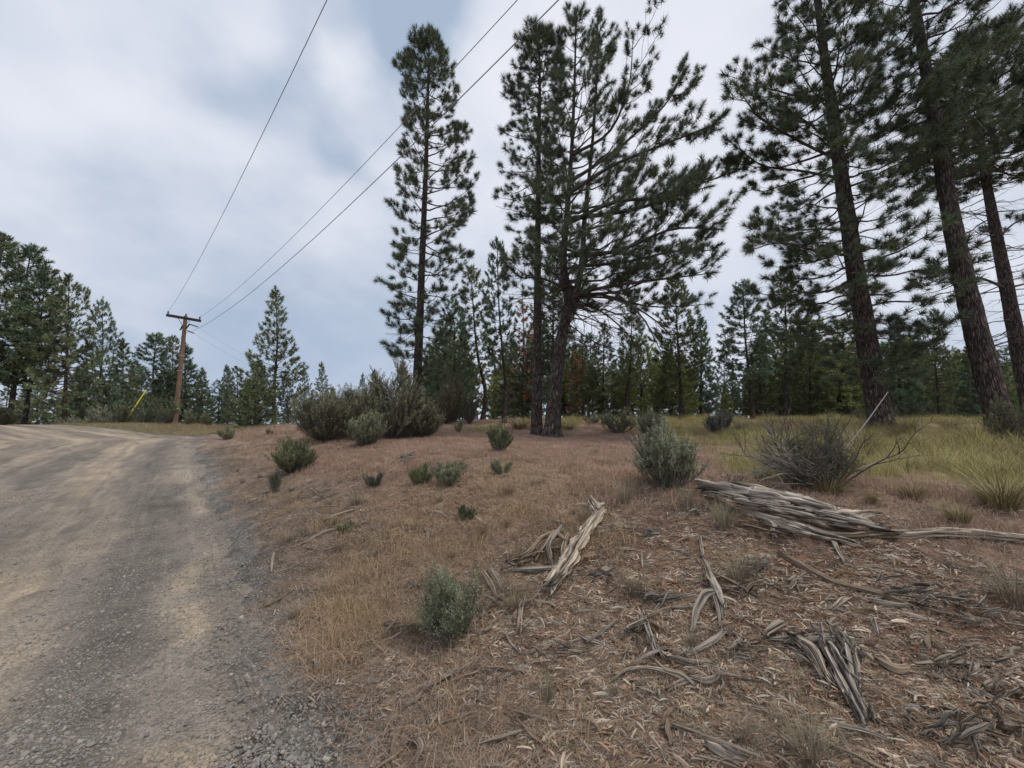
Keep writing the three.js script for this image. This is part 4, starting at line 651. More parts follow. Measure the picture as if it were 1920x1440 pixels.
// ---------------------------------------------------------------- weathered deadwood
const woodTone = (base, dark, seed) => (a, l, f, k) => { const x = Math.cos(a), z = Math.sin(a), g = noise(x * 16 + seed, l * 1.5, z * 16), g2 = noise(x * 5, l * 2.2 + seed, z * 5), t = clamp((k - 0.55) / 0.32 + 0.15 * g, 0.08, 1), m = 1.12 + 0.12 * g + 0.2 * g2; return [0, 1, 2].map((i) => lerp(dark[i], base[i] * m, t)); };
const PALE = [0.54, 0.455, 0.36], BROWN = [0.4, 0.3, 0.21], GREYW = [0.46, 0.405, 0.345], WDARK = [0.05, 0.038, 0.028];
function gnarl(pts, radii, o = {}) {                                     // weathered piece along pts: grooved, flattened, splintered ends
  const R0 = Math.max(...radii), L = new THREE.CatmullRomCurve3(pts).getLength(), n = clamp(Math.round(L / (o.step ?? 0.02)), 12, 100), c = curve(pts, n), sides = o.sides ?? (R0 > 0.03 ? 40 : 22), s = o.seed ?? 1, rad = c.map((_, i) => { const f = i / (n - 1) * (radii.length - 1), j = Math.min(radii.length - 2, Math.floor(f)); return lerp(radii[j], radii[j + 1], f - j); });
  const rough = o.rough ?? 0.25, sp = o.splinter ?? R0 * 1.2, rg = (v) => 1 - 2 * Math.abs(v);
  for (let i = 1; i < n - 1; i++) { const q = i * L / n; c[i].y += R0 * 0.12 * noise(q * 6, s * 7, 1); const wb = R0 > 0.05 ? 0.1 : R0 < 0.018 ? 0.06 : 0.22; c[i].x += R0 * wb * noise(q * 5, s * 7, 5); c[i].z += R0 * wb * noise(q * 5, s * 7, 9); }
  return new Build().tube(c, rad, sides, { color: woodTone(o.tone ?? PALE, WDARK, s), bump: (a, l, f) => {
    const tw = a + l * (o.twist ?? 0.25), x = Math.cos(tw), z = Math.sin(tw), d0 = f * L, d1 = (1 - f) * L, reach = Math.max(0.05, R0 * 2.2), e = Math.max(0, 1 - d0 / reach) - Math.max(0, 1 - d1 / reach);
    const g1 = noise(x * 1.4 + s * 3, l * 0.9, z * 1.4), r1 = rg(noise(x * 4.5 + s, l * 1.6 + 0.5 * noise(x, l * 5, z), z * 4.5)), r2 = rg(noise(x * 12, l * 5 + s, z * 12)), knot = noise(x * 2.5, l * 12, z * 2.5 + s);
    const k = 1 + rough * (0.8 * g1 + 0.6 * (r1 - 0.7) + 0.6 * (r2 - 0.7)) + 0.2 * knot + 0.1 * Math.cos(3 * tw + s) + 0.07 * Math.cos(5 * tw + s * 2 + l * 3); return [Math.max(0.2, k * (1 - 0.3 * Math.abs(e) * Math.max(0, noise(x * 4, s, z * 4) + 0.1))), -e * sp * (0.2 + 1.3 * noise(x * 6 + 7, s * 5, z * 6))];
  } }).geo(true);
}
// pts: [px, py, lift in metres]; radii in metres
const grd = (list, r) => list.map(([x, y, up = 0]) => { const p = onGround(x, y); p.y += up + r * 0.6 + 0.01; return p; });
function wood(name, list, radii, o, label, category = 'dead wood', group) {
  const w = grd(list, Math.max(...radii)), c = w[Math.floor(w.length / 2)].clone(), g = gnarl(w.map((p) => p.clone().sub(c)), radii, o); if (o.flat) g.scale(1, o.flat, 1);
  return solo(name, g, M.wood, c, label, category, group);
}
// straight wedge-like splinters in a box round the line a-b, joined into one part
function splinters(root, c, a, b, n, wide, len, r, seed, tone = PALE, tilt = 0.25) {
  const R = rng(seed), gs = [], A = grd([a], r)[0].sub(c), B = grd([b], r)[0].sub(c), ax = B.clone().sub(A), L = ax.length(); ax.normalize();
  for (let i = 0; i < n; i++) {
    const l = len * (0.25 + 0.65 * R() * R() + 0.1 * R()), o = A.clone().addScaledVector(ax, L * R()).add(V((R() - 0.5) * wide, R() * wide * 0.45, (R() - 0.5) * wide)), d = ax.clone().add(V((R() - 0.5) * tilt, (R() - 0.4) * tilt * 0.6, (R() - 0.5) * tilt)).normalize(), k = r * (0.5 + 0.8 * R()), q = 0.75 + 0.45 * R();
    gs.push(gnarl([o.clone().addScaledVector(d, -l / 2), o.clone().addScaledVector(d, -l / 6).add(V(k * (R() - 0.5), k * 0.3 * R(), k * (R() - 0.5))), o.clone().addScaledVector(d, l / 5), o.clone().addScaledVector(d, l / 2)], [k * 0.75, k, k * 0.95, k * 0.6], { seed: seed + i, tone: tone.map((v) => v * q), rough: 0.55, sides: 10, step: 0.02, splinter: 0.025 }));
  }
  const m = part('splinters', mergeGeometries(gs), M.wood, root); m.userData.kind = 'stuff'; return m;
}
{ // the split log at the right: several splintered strands lying together
  const c = onGround(1480, 970), root = thing('fallen_log', c, 'big weathered split log lying across the top of the litter slope', 'log');
  const strand = (list, radii, o) => part('log_strand', gnarl(grd(list, radii[0]).map((p) => p.sub(c)), radii, o), M.wood, root);
  strand([[1322, 928, 0.03], [1400, 945, 0.04], [1500, 965, 0.05], [1580, 985, 0.04], [1640, 1003, 0.02]], [0.08, 0.1, 0.1, 0.08, 0.05], { seed: 3, tone: GREYW, rough: 0.5, twist: 0.15 });
  strand([[1345, 945], [1420, 962], [1500, 985], [1570, 1000], [1655, 1010]], [0.07, 0.085, 0.09, 0.07, 0.035], { seed: 4, tone: BROWN, rough: 0.55, twist: -0.1 });
  strand([[1400, 962], [1470, 985], [1540, 1008], [1600, 1020]], [0.03, 0.05, 0.045, 0.02], { seed: 5, tone: GREYW, rough: 0.5 });
  strand([[1380, 928, 0.1], [1450, 945, 0.11], [1520, 968, 0.11], [1560, 978, 0.09]], [0.025, 0.04, 0.035, 0.015], { seed: 6, tone: PALE, rough: 0.45 });
  strand([[1545, 985, 0.06], [1590, 990, 0.07], [1640, 985, 0.07]], [0.045, 0.05, 0.025], { seed: 7, tone: PALE, rough: 0.5, });
  strand([[1560, 1010], [1570, 1030], [1582, 1055]], [0.02, 0.016, 0.008], { seed: 8, tone: GREYW, rough: 0.4 });
  splinters(root, c, [1350, 950, 0.06], [1640, 1012, 0.03], 34, 0.2, 0.42, 0.024, 300, GREYW, 0.25); splinters(root, c, [1400, 985], [1600, 1030], 16, 0.15, 0.3, 0.016, 360, BROWN, 0.5);
}
wood('fallen_log', [[1625, 1007], [1700, 1009], [1790, 1012], [1870, 1020], [1990, 1024]], [0.022, 0.034, 0.036, 0.03, 0.025], { seed: 9, tone: PALE, rough: 0.3 }, 'thin pale log continuing right from the split log', 'log');
const boardLog = wood('fallen_log', [[1036, 1116], [1062, 1066, 0.02], [1092, 1015, 0.03], [1118, 970, 0.02], [1130, 948, 0.01]], [0.062, 0.072, 0.07, 0.066, 0.055], { seed: 10, tone: PALE, rough: 0.5, twist: 0.2, flat: 0.75 }, 'board-like grooved pale log lying slanted in the middle of the slope', 'log');
splinters(boardLog, boardLog.position, [1042, 1105, 0.04], [1125, 955, 0.04], 26, 0.09, 0.26, 0.013, 420, PALE, 0.14);
wood('wood_fragment', [[1108, 946, 0.05], [1122, 962, 0.03]], [0.045, 0.05], { seed: 11, tone: PALE, rough: 0.5 }, 'split knob at the top of the board-like log');
{ // twisted roots left of the board-like log
  const c = onGround(1010, 1050), root = thing('root_stump', c, 'twisted grey root stump lying left against the board-like log', 'stump');
  const st = (list, radii, s, tone = GREYW) => part('root', gnarl(grd(list, radii[0]).map((p) => p.sub(c)), radii, { seed: s, tone, rough: 0.45 }), M.wood, root);
  st([[950, 1052], [990, 1048, 0.04], [1020, 1030, 0.1], [1050, 1022, 0.1]], [0.012, 0.02, 0.03, 0.03], 1, BROWN); st([[958, 1075], [1000, 1068, 0.02], [1040, 1062, 0.02], [1065, 1050, 0.03]], [0.012, 0.024, 0.02, 0.02], 2);
  st([[1005, 1052], [1020, 1040, 0.08], [1040, 1025, 0.14], [1060, 1030, 0.1]], [0.02, 0.024, 0.026, 0.02], 3, BROWN); st([[1035, 1060], [1030, 1040, 0.09], [1052, 1020, 0.14]], [0.02, 0.026, 0.02], 4); st([[1055, 1055], [1058, 1038, 0.08], [1066, 1024, 0.1]], [0.024, 0.024, 0.018], 5, BROWN); st([[950, 1040], [956, 1055], [985, 1058]], [0.008, 0.012, 0.008], 6);
  splinters(root, c, [960, 1066], [1060, 1030, 0.04], 22, 0.14, 0.16, 0.012, 500, BROWN, 1.0);
}
{ // the pale forked stick
  const c = onGround(1340, 1130), root = thing('forked_stick', c, 'white weathered stick with a kneed side leg, in the middle of the litter', 'stick');
  const st = (n, list, radii, s) => part(n, gnarl(grd(list, radii[0]).map((p) => p.sub(c)), radii, { seed: s, tone: [0.5, 0.45, 0.38], rough: 0.3, sides: 16 }), M.wood, root);
  st('stem', [[1318, 1052, 0.02], [1334, 1085, 0.03], [1346, 1120, 0.04], [1354, 1148, 0.03]], [0.018, 0.026, 0.027, 0.022], 1); st('prong', [[1340, 1135, 0.03], [1348, 1160, 0.02], [1350, 1182]], [0.014, 0.012, 0.005], 2); st('prong', [[1352, 1146, 0.03], [1354, 1165]], [0.012, 0.006], 4); st('side_leg', [[1338, 1130, 0.05], [1322, 1146, 0.06], [1306, 1162, 0.02], [1298, 1196]], [0.016, 0.026, 0.022, 0.012], 3);
}
wood('stick', [[1312, 1004, 0.01], [1318, 1032]], [0.014, 0.012], { seed: 14, tone: [0.5, 0.45, 0.38], rough: 0.3 }, 'short white stick just above the forked white stick', 'stick');
{ // old stump, lower right
  const c = onGround(1560, 1270), root = thing('root_stump', c, 'splintered grey root stump half buried at the lower right of the slope', 'stump');
  const st = (list, radii, s, tone = GREYW) => part('root', gnarl(grd(list, radii[0]).map((p) => p.sub(c)), radii, { seed: s, tone, rough: 0.5, step: 0.012 }), M.wood, root);
  st([[1492, 1224, 0.03], [1530, 1262, 0.05], [1556, 1296]], [0.02, 0.034, 0.014], 1, PALE); st([[1556, 1232, 0.03], [1590, 1300, 0.02], [1622, 1356]], [0.034, 0.036, 0.014], 2); st([[1596, 1240, 0.05], [1606, 1312, 0.01]], [0.03, 0.014], 3); st([[1482, 1226, 0.03], [1540, 1226, 0.05], [1600, 1236, 0.05]], [0.014, 0.024, 0.02], 5);
  splinters(root, c, [1500, 1226, 0.03], [1555, 1300], 18, 0.05, 0.1, 0.009, 540, PALE, 0.3); splinters(root, c, [1552, 1226, 0.06], [1612, 1340], 50, 0.13, 0.12, 0.009, 600, GREYW, 0.9); splinters(root, c, [1590, 1234, 0.05], [1606, 1310], 26, 0.08, 0.09, 0.008, 680, GREYW, 1.0); splinters(root, c, [1480, 1215, 0.03], [1610, 1228, 0.05], 20, 0.07, 0.08, 0.008, 720, BROWN, 1.2);
}
{ // decayed stump, lower centre
  const c = onGround(1210, 1210), root = thing('root_stump', c, 'small decayed stump with a pale broken side, lower centre of the slope', 'stump');
  const st = (list, radii, s, tone) => part('root', gnarl(grd(list, radii[0]).map((p) => p.sub(c)), radii, { seed: s, tone, rough: 0.5, step: 0.012 }), M.wood, root);
  st([[1182, 1192, 0.02], [1210, 1188, 0.03]], [0.02, 0.026], 1, PALE); st([[1208, 1174, 0.03], [1230, 1238]], [0.02, 0.014], 2, GREYW); st([[1222, 1180, 0.02], [1262, 1206]], [0.014, 0.01], 4, BROWN);
  splinters(root, c, [1180, 1196, 0.02], [1212, 1186, 0.04], 14, 0.05, 0.08, 0.008, 760, PALE, 0.5); splinters(root, c, [1204, 1168, 0.03], [1234, 1244], 26, 0.07, 0.09, 0.008, 790, GREYW, 0.7); splinters(root, c, [1188, 1200], [1200, 1230], 12, 0.05, 0.08, 0.007, 830, BROWN, 0.8);
}
const W = (l, r, s, tone, label, cat = 'stick', name = 'stick', ex = {}) => wood(name, l, r.map((v) => v * 1.05), { seed: s, tone, rough: 0.34, step: 0.015, ...ex }, label, cat);
W([[1462, 1036], [1510, 1062], [1560, 1090], [1610, 1112], [1660, 1130], [1725, 1155]], [0.018, 0.022, 0.02, 0.018, 0.014, 0.008], 21, BROWN, 'long brown stick slanting down right below the split log', 'stick');
W([[1555, 1082], [1580, 1078], [1610, 1084]], [0.008, 0.013, 0.006], 22, [0.42, 0.27, 0.13], 'orange-tan splinter lying on the long brown stick');
W([[1286, 1248], [1318, 1224], [1340, 1204], [1356, 1190]], [0.01, 0.018, 0.018, 0.012], 23, GREYW, 'grey bent stick below the white forked stick');
W([[1364, 1192], [1378, 1180]], [0.01, 0.006], 24, GREYW, 'short grey splinter above the grey bent stick');
W([[1140, 1290], [1180, 1278, 0.01], [1230, 1276, 0.02], [1290, 1288]], [0.006, 0.01, 0.011, 0.006], 25, PALE, 'long thin arched stick in the lower litter');
W([[1300, 1284], [1330, 1288], [1360, 1282]], [0.012, 0.018, 0.008], 26, GREYW, 'pale boat-shaped wood sliver right of the arched stick', 'wood sliver', 'wood_fragment');
W([[1252, 1300], [1280, 1290], [1312, 1284]], [0.008, 0.013, 0.008], 27, PALE, 'pale wood sliver below the arched stick', 'wood sliver', 'wood_fragment');
W([[1255, 1252], [1300, 1258], [1335, 1250]], [0.012, 0.017, 0.01], 28, GREYW, 'flat grey wood piece left under the grey bent stick', 'wood sliver', 'wood_fragment');
W([[1210, 1162], [1235, 1148], [1262, 1146], [1300, 1130]], [0.01, 0.018, 0.018, 0.012], 29, BROWN, 'curved brown root piece left of the white forked stick', 'stick');
W([[1262, 1120], [1290, 1115], [1318, 1118]], [0.009, 0.013, 0.008], 30, GREYW, 'straight grey stick above the curved root piece');
W([[1225, 1150], [1245, 1125], [1258, 1112]], [0.008, 0.012, 0.006], 31, GREYW, 'grey stick slanting up beside the curved root piece');
W([[972, 1188], [976, 1150], [982, 1118]], [0.018, 0.022, 0.012], 32, PALE, 'short upright slab of pale wood by the dry tuft', 'wood sliver', 'wood_fragment');
W([[904, 1080, 0.03], [920, 1100, 0.02], [930, 1118]], [0.014, 0.018, 0.01], 33, PALE, 'left of two split wood pieces right of the nearest sagebrush', 'wood sliver', 'wood_fragment');
W([[916, 1072, 0.03], [930, 1090, 0.03], [942, 1108]], [0.016, 0.02, 0.012], 34, GREYW, 'right of two split wood pieces right of the nearest sagebrush', 'wood sliver', 'wood_fragment');
W([[910, 1142], [930, 1120], [945, 1112]], [0.008, 0.012, 0.008], 35, BROWN, 'small brown stick under the two split wood pieces');
W([[944, 1184], [956, 1210], [970, 1230]], [0.007, 0.011, 0.006], 36, GREYW, 'thin stick lying left below the pale slab');
W([[970, 1234], [1000, 1232], [1014, 1226]], [0.006, 0.008, 0.005], 37, PALE, 'thin twig crossing the end of the thin stick');
W([[722, 1382], [732, 1358], [742, 1342]], [0.008, 0.011, 0.007], 38, PALE, 'straight pale stick at the lower left of the slope');
W([[768, 1400, 0.01], [782, 1410, 0.02], [788, 1424, 0.02], [776, 1445]], [0.012, 0.015, 0.014, 0.01], 39, [0.42, 0.34, 0.25], 'hook-shaped tan stick at the bottom edge of the picture');
W([[722, 1440], [738, 1428], [748, 1420]], [0.008, 0.012, 0.006], 40, PALE, 'pale stick beside the hook-shaped one at the bottom edge');
W([[798, 1352], [804, 1366], [806, 1380]], [0.006, 0.01, 0.006], 41, [0.42, 0.34, 0.25], 'short tan stick between the straight and the hook-shaped stick');
W([[564, 1186], [576, 1164], [585, 1148]], [0.006, 0.01, 0.005], 42, PALE, 'thin pale stick in the straw near the road edge');
W([[500, 1130], [520, 1122], [546, 1110]], [0.006, 0.009, 0.005], 43, BROWN, 'thin brown stick close to the road edge');
W([[546, 1028], [576, 1015], [610, 1002], [650, 990]], [0.006, 0.012, 0.014, 0.008], 44, PALE, 'long pale stick on the middle bank left of the little green plant');
W([[600, 982], [630, 972], [662, 960]], [0.008, 0.016, 0.01], 45, PALE, 'pale curved stick above the long pale stick');
W([[650, 990], [672, 984], [694, 976]], [0.006, 0.009, 0.006], 46, BROWN, 'stick right of the little green plant');
W([[572, 1032], [600, 1028], [622, 1024], [660, 1012]], [0.006, 0.009, 0.009, 0.006], 47, PALE, 'thin stick below the long pale stick');
W([[676, 1028], [690, 1018], [720, 1022], [746, 1020]], [0.009, 0.014, 0.012, 0.006], 48, GREYW, 'knobbly grey root piece in the middle of the bank', 'stick');
W([[585, 962], [600, 967], [616, 966]], [0.006, 0.009, 0.006], 49, PALE, 'short pale stick above the curved stick');
W([[466, 946], [478, 938], [492, 930]], [0.014, 0.018, 0.01], 50, PALE, 'short pale stick on the bank close to the road');
W([[800, 1016], [802, 1002], [797, 992]], [0.009, 0.013, 0.009], 51, PALE, 'short upright bone-white stick in the middle of the bank');
W([[884, 962], [898, 975], [912, 985]], [0.016, 0.018, 0.012], 52, PALE, 'pale stick lying right of the little dark green plant');
W([[795, 965], [820, 962], [842, 968]], [0.01, 0.014, 0.008], 53, GREYW, 'grey stick left of the little dark green plant');
W([[722, 892], [745, 878], [770, 862]], [0.012, 0.022, 0.012], 54, GREYW, 'grey fallen branch running up from the flattened shrub', 'branch', 'fallen_branch');
W([[808, 852], [822, 848], [838, 844]], [0.02, 0.025, 0.01], 55, GREYW, 'grey wood chunk right of the sagebrush clump', 'dead wood', 'wood_fragment');
W([[968, 856], [978, 865]], [0.03, 0.02], 56, PALE, 'pale chunk of wood below the upright green shrub', 'dead wood', 'wood_fragment');
W([[972, 815], [990, 818], [1008, 820]], [0.03, 0.035, 0.02], 57, PALE, 'pale stick lying at the foot of the two large trunks');
W([[540, 918], [560, 912], [585, 905]], [0.008, 0.012, 0.006], 58, GREYW, 'grey stick right of the small grey-green shrub');
W([[566, 905], [585, 918], [598, 925]], [0.008, 0.012, 0.006], 59, PALE, 'pale forked twig right of the small grey-green shrub');
W([[1430, 975], [1450, 985], [1452, 1002]], [0.02, 0.026, 0.014], 60, GREYW, 'pale knob of root in front of the split log', 'dead wood', 'wood_fragment');
W([[1342, 960], [1350, 975], [1345, 985]], [0.02, 0.024, 0.012], 61, BROWN, 'brown wood piece between the tuft and the split log', 'dead wood', 'wood_fragment');
W([[1440, 1198, 0.01], [1465, 1190, 0.03]], [0.014, 0.022], 62, PALE, 'pale torn wood chunk above the splintered stump', 'dead wood', 'wood_fragment');
W([[1450, 1206], [1490, 1214], [1520, 1210]], [0.012, 0.018, 0.01], 63, GREYW, 'grey wood piece right below the pale torn chunk', 'dead wood', 'wood_fragment');
W([[1562, 1150], [1580, 1136], [1592, 1128]], [0.012, 0.018, 0.012], 64, PALE, 'pale blocky stick under the long brown stick');
W([[1640, 1140], [1670, 1146], [1698, 1152]], [0.012, 0.018, 0.01], 65, GREYW, 'grey split piece at the lower end of the long brown stick', 'dead wood', 'wood_fragment');
W([[1640, 1180], [1645, 1198]], [0.014, 0.01], 66, GREYW, 'short grey stub below the grey split piece', 'dead wood', 'wood_fragment');
W([[1750, 1216], [1780, 1232], [1812, 1248]], [0.009, 0.012, 0.008], 67, BROWN, 'brown stick at the right of the dark soil');
W([[1790, 1245], [1805, 1252], [1815, 1258]], [0.012, 0.016, 0.008], 68, GREYW, 'grey chunk at the end of the brown stick on dark soil', 'dead wood', 'wood_fragment');
W([[1650, 1258], [1680, 1272], [1705, 1268]], [0.014, 0.022, 0.014], 69, BROWN, 'brown bark chunk right of the splintered stump', 'dead wood', 'wood_fragment');
W([[1830, 1320], [1848, 1335], [1862, 1345]], [0.009, 0.014, 0.007], 70, PALE, 'pale stick at the lower right of the slope');
W([[1240, 1380, 0.01], [1275, 1372], [1310, 1395]], [0.007, 0.009, 0.005], 71, PALE, 'thin tan stick at the bottom centre right');
W([[1228, 1350], [1262, 1362], [1290, 1378]], [0.008, 0.011, 0.006], 72, BROWN, 'brown stick above the thin tan one at the bottom');
W([[1265, 1330], [1282, 1342], [1296, 1354]], [0.006, 0.009, 0.005], 73, PALE, 'straight pale stick above the brown one at the bottom');
W([[1330, 1418], [1360, 1428], [1395, 1442]], [0.012, 0.018, 0.012], 74, GREYW, 'thick grey slab at the bottom edge right of centre', 'dead wood', 'wood_fragment');
W([[1464, 1388], [1478, 1402], [1492, 1418]], [0.007, 0.011, 0.005], 75, PALE, 'leaf-shaped pale sliver in the olive tuft', 'wood sliver', 'wood_fragment');

// small heaps of broken splinters
for (const [x, y, n, w, l, r, tone, label] of [[1215, 995, 12, 0.1, 0.14, 0.011, GREYW, 'small heap of broken grey wood right above the grass tuft in the litter'], [1415, 1062, 14, 0.12, 0.16, 0.011, GREYW, 'small heap of grey splinters at the upper end of the long brown stick'], [1490, 1100, 14, 0.12, 0.15, 0.01, PALE, 'small heap of pale splinters left under the long brown stick'], [1405, 1110, 12, 0.14, 0.2, 0.01, BROWN, 'brown split pieces right of the white forked stick'], [1245, 1125, 16, 0.14, 0.22, 0.01, GREYW, 'heap of long grey splinters left of the white forked stick'], [1395, 1235, 16, 0.12, 0.1, 0.009, PALE, 'pale crumbled wood right of the grey bent stick'], [1690, 1125, 16, 0.2, 0.22, 0.012, GREYW, 'grey weathered shards right of the long brown stick'], [1800, 1160, 18, 0.26, 0.2, 0.01, GREYW, 'loose shards above the dark soil at the right'], [1860, 1300, 18, 0.22, 0.14, 0.01, PALE, 'pale shards at the lower right of the slope'], [1780, 1400, 18, 0.18, 0.14, 0.01, GREYW, 'grey shards in the bottom right corner'], [1880, 1390, 14, 0.16, 0.12, 0.01, BROWN, 'brown shards at the right edge near the bottom'], [1125, 1075, 10, 0.1, 0.14, 0.009, GREYW, 'grey shards right beside the board-like log'], [1300, 960, 12, 0.12, 0.15, 0.011, GREYW, 'grey shards left of the split log end'], [740, 1190, 12, 0.14, 0.18, 0.007, GREYW, 'dark grey twigs left of the nearest sagebrush'], [1060, 1235, 12, 0.14, 0.14, 0.007, PALE, 'pale twigs lying in the lower middle litter'], [600, 935, 12, 0.3, 0.4, 0.009, PALE, 'bundle of pale sticks on the upper bank'], [760, 870, 14, 0.4, 0.5, 0.012, GREYW, 'tangle of grey sticks along the fallen branch']]) {
  const c = onGround(x, y), h = mpp(c) * 30, root = thing('wood_fragment', c, label, 'dead wood'); splinters(root, c, [x - 18, y + 4], [x + 18, y - 4], n, w, l, r, x + y, tone, 1.3);
}
// ---------------------------------------------------------------- loose sticks: individual copies of a few models
{
  const R = rng(404), models4 = [];
  for (let k = 0; k < 5; k++) { const L = 0.2 + 0.05 * k, p = [V(-L / 2, 0, 0), V(-L / 6, 0.01 * (R() - 0.3), 0.03 * (R() - 0.5)), V(L / 6, 0.012 * R(), 0.04 * (R() - 0.5)), V(L / 2, 0, 0.03 * (R() - 0.5))]; models4.push(gnarl(p, [0.007, 0.009 + 0.003 * (k % 3), 0.009, 0.006], { seed: 80 + k, tone: [PALE, GREYW, BROWN, PALE, GREYW][k], rough: 0.35, sides: 10, step: 0.03 })); }
  let done = 0;
  for (let i = 0; i < 4000 && done < 300; i++) {
    const r = Math.exp(lerp(Math.log(1.7), Math.log(7.5), R())), a = lerp(-0.75, 0.95, R()), x = r * Math.sin(a), z = -r * Math.cos(a), q = road(x, z); if (q.s < 0.25) continue;
    if (R() > 0.45 + chipBlob(x, z)) continue; if (olive(x, z) > 0.4) continue; done++;
    const tone = ['pale', 'grey', 'brown', 'pale', 'grey'][done % 5], where = r > 4.2 ? (x < -0.5 ? 'on the upper bank left' : 'on the upper slope right') : q.s < 1.1 ? 'close to the road edge' : x < 0.6 ? 'in the lower litter left' : 'in the lower litter right';
    const m = solo('loose_stick', models4[done % 5], M.wood, V(x, groundY(x, z) + 0.02, z), [tone, where].join(' small stick '), 'stick', tone + ' small sticks ' + where), s = 0.35 + 0.85 * R() * R(); m.scale.set(s, s * 1.1, s * (0.9 + 0.5 * R())); m.rotation.set((R() - 0.5) * 0.3, R() * 6.28, (R() - 0.5) * 0.25);
  }
}

// ---------------------------------------------------------------- litter, grass and gravel
function place(seed, n, rmin, rmax, power, density, make, amin = -1.15, amax = 1.15) {
  const R = rng(seed), out = [], q = new THREE.Quaternion(), e = new THREE.Euler();
  for (let i = 0, tries = n * 14; i < tries && out.length < n; i++) {
    const f = R(), r = power === 0 ? Math.exp(lerp(Math.log(rmin), Math.log(rmax), f)) : Math.pow(lerp(rmin ** power, rmax ** power, f), 1 / power), a = lerp(amin, amax, R()), x = r * Math.sin(a), z = -r * Math.cos(a), d = density(x, z, r);
    if (R() < d) { const it = make(R, x, z, r); out.push({ m: new THREE.Matrix4().compose(V(x, it.y ?? groundY(x, z), z), q.setFromEuler(e.set(it.rx ?? 0, R() * 6.283, it.rz ?? 0)), V(it.sx ?? it.s, it.s, it.sz ?? it.s).clone()), c: it.c }); }
  }
  return out;
}
function addStuff(name, geo, mat, items, label, category) { const m = stuffCopies(name, geo, mat, items); m.userData = { kind: 'stuff', label, category }; scene.add(m); console.log(name, items.length); }
// splinters and bark chips: a bent, faceted sliver
function sliver(seed) { const R = rng(seed), b = new Build(), n = 4, w = 0.09 + 0.1 * R(), t = 0.04 + 0.04 * R(), bend = (R() - 0.5) * 0.16, pts = Array.from({ length: n }, (_, i) => V(i / (n - 1) - 0.5, 0.05 * Math.sin(i * 1.1) + R() * 0.02, bend * Math.sin(i / (n - 1) * 3.14) + 0.03 * (R() - 0.5))); b.tube(pts, [w * 0.25, w * 0.5, w * 0.45, w * 0.12], 5, { bump: (a) => [Math.abs(Math.sin(a)) * (t / w) * 2 + Math.abs(Math.cos(a)), 0] }); const g = b.geo(); return g.toNonIndexed(); }
const slivers = mergeGeometries([sliver(1), sliver(2).rotateY(0.9).translate(0.35, 0.02, 0.5), sliver(3).rotateY(-0.6).translate(-0.5, 0, 0.4)]); slivers.computeVertexNormals();
const one = sliver(4); one.computeVertexNormals();
const chipTone = (R) => { const k = 0.5 + 1.15 * R(), t = R(); return t < 0.36 ? lin(0.4 * k, 0.325 * k, 0.245 * k) : t < 0.6 ? lin(0.33 * k, 0.285 * k, 0.235 * k) : lin(0.25 * k, 0.155 * k, 0.1 * k); };
const offRoad = (x, z) => smoothstep(road(x, z).s, 0.05, 0.6);
addStuff('wood_chips', slivers, M.tint, place(501, 62000, 1.3, 8, 0.5, (x, z) => offRoad(x, z) * (0.26 + chipBlob(x, z)) * (1 - 0.8 * olive(x, z)) * (0.3 + 0.9 * smoothstep(fbm(x * 2.2, z * 2.2, 61, 4), -0.12, 0.2)), (R) => { const s = 0.013 + 0.068 * R() * R() * R(); return { s, sz: s * (0.5 + 1.1 * R()), rx: (R() - 0.5) * 0.7, rz: (R() - 0.5) * 0.6, c: chipTone(R) }; }), 'bark chips and wood splinters littering the slope', 'wood litter');
addStuff('wood_splinters', one, M.tint, place(502, 24000, 1.3, 9, 0.5, (x, z) => offRoad(x, z) * (0.12 + chipBlob(x, z)) * (1 - 0.8 * olive(x, z)) * (0.1 + smoothstep(fbm(x * 2.2, z * 2.2, 61, 4), -0.1, 0.25)), (R) => { const s = 0.035 + 0.16 * R() * R() * R() * R(); return { s, sz: s * (0.35 + 0.4 * R()), rx: (R() - 0.5) * 0.8, rz: (R() - 0.5) * 0.5, c: chipTone(R) }; }), 'longer pale splinters among the wood chips', 'wood litter');
// straw: a flat sheaf of curved dry blades
function sheaf(seed, n, L, lift, w, spread) { const R = rng(seed), b = new Build(); for (let i = 0; i < n; i++) { const a = R() * 6.28, l = L * (0.4 + 0.8 * R()), d = V(Math.cos(a), 0, Math.sin(a)), o = V((R() - 0.5) * spread, 0.002, (R() - 0.5) * spread), up = lift * R(), bend = (R() - 0.5) * 0.5; b.strip([0, 0.33, 0.67, 1].map((t) => o.clone().addScaledVector(d, l * t).add(V(-d.z * bend * l * t * t, up * l * Math.sin(t * 2.6), d.x * bend * l * t * t))), w * (0.7 + 0.6 * R()), V(-d.z, 0.5 * (R() - 0.5), d.x).normalize()); } return b.geo(); }
function upright(seed, n, h, spread, w, lean) { const R = rng(seed), b = new Build(); for (let i = 0; i < n; i++) { const a = R() * 6.28, l = h * (0.45 + 0.75 * R()), d = V(Math.cos(a), 0, Math.sin(a)), o = V((R() - 0.5) * spread, -0.01, (R() - 0.5) * spread), k = lean * R(); b.strip([0, 0.4, 0.75, 1].map((t) => o.clone().addScaledVector(d, l * k * t * t).add(V(0, l * t * (1 - 0.3 * k * t), 0))), w * (0.7 + 0.6 * R()), V(-d.z, 0, d.x)); } return b.geo(); }
const strawGeo = sheaf(1, 14, 0.11, 0.35, 0.0032, 0.16), needleGeo = sheaf(2, 16, 0.12, 0.15, 0.002, 0.2);
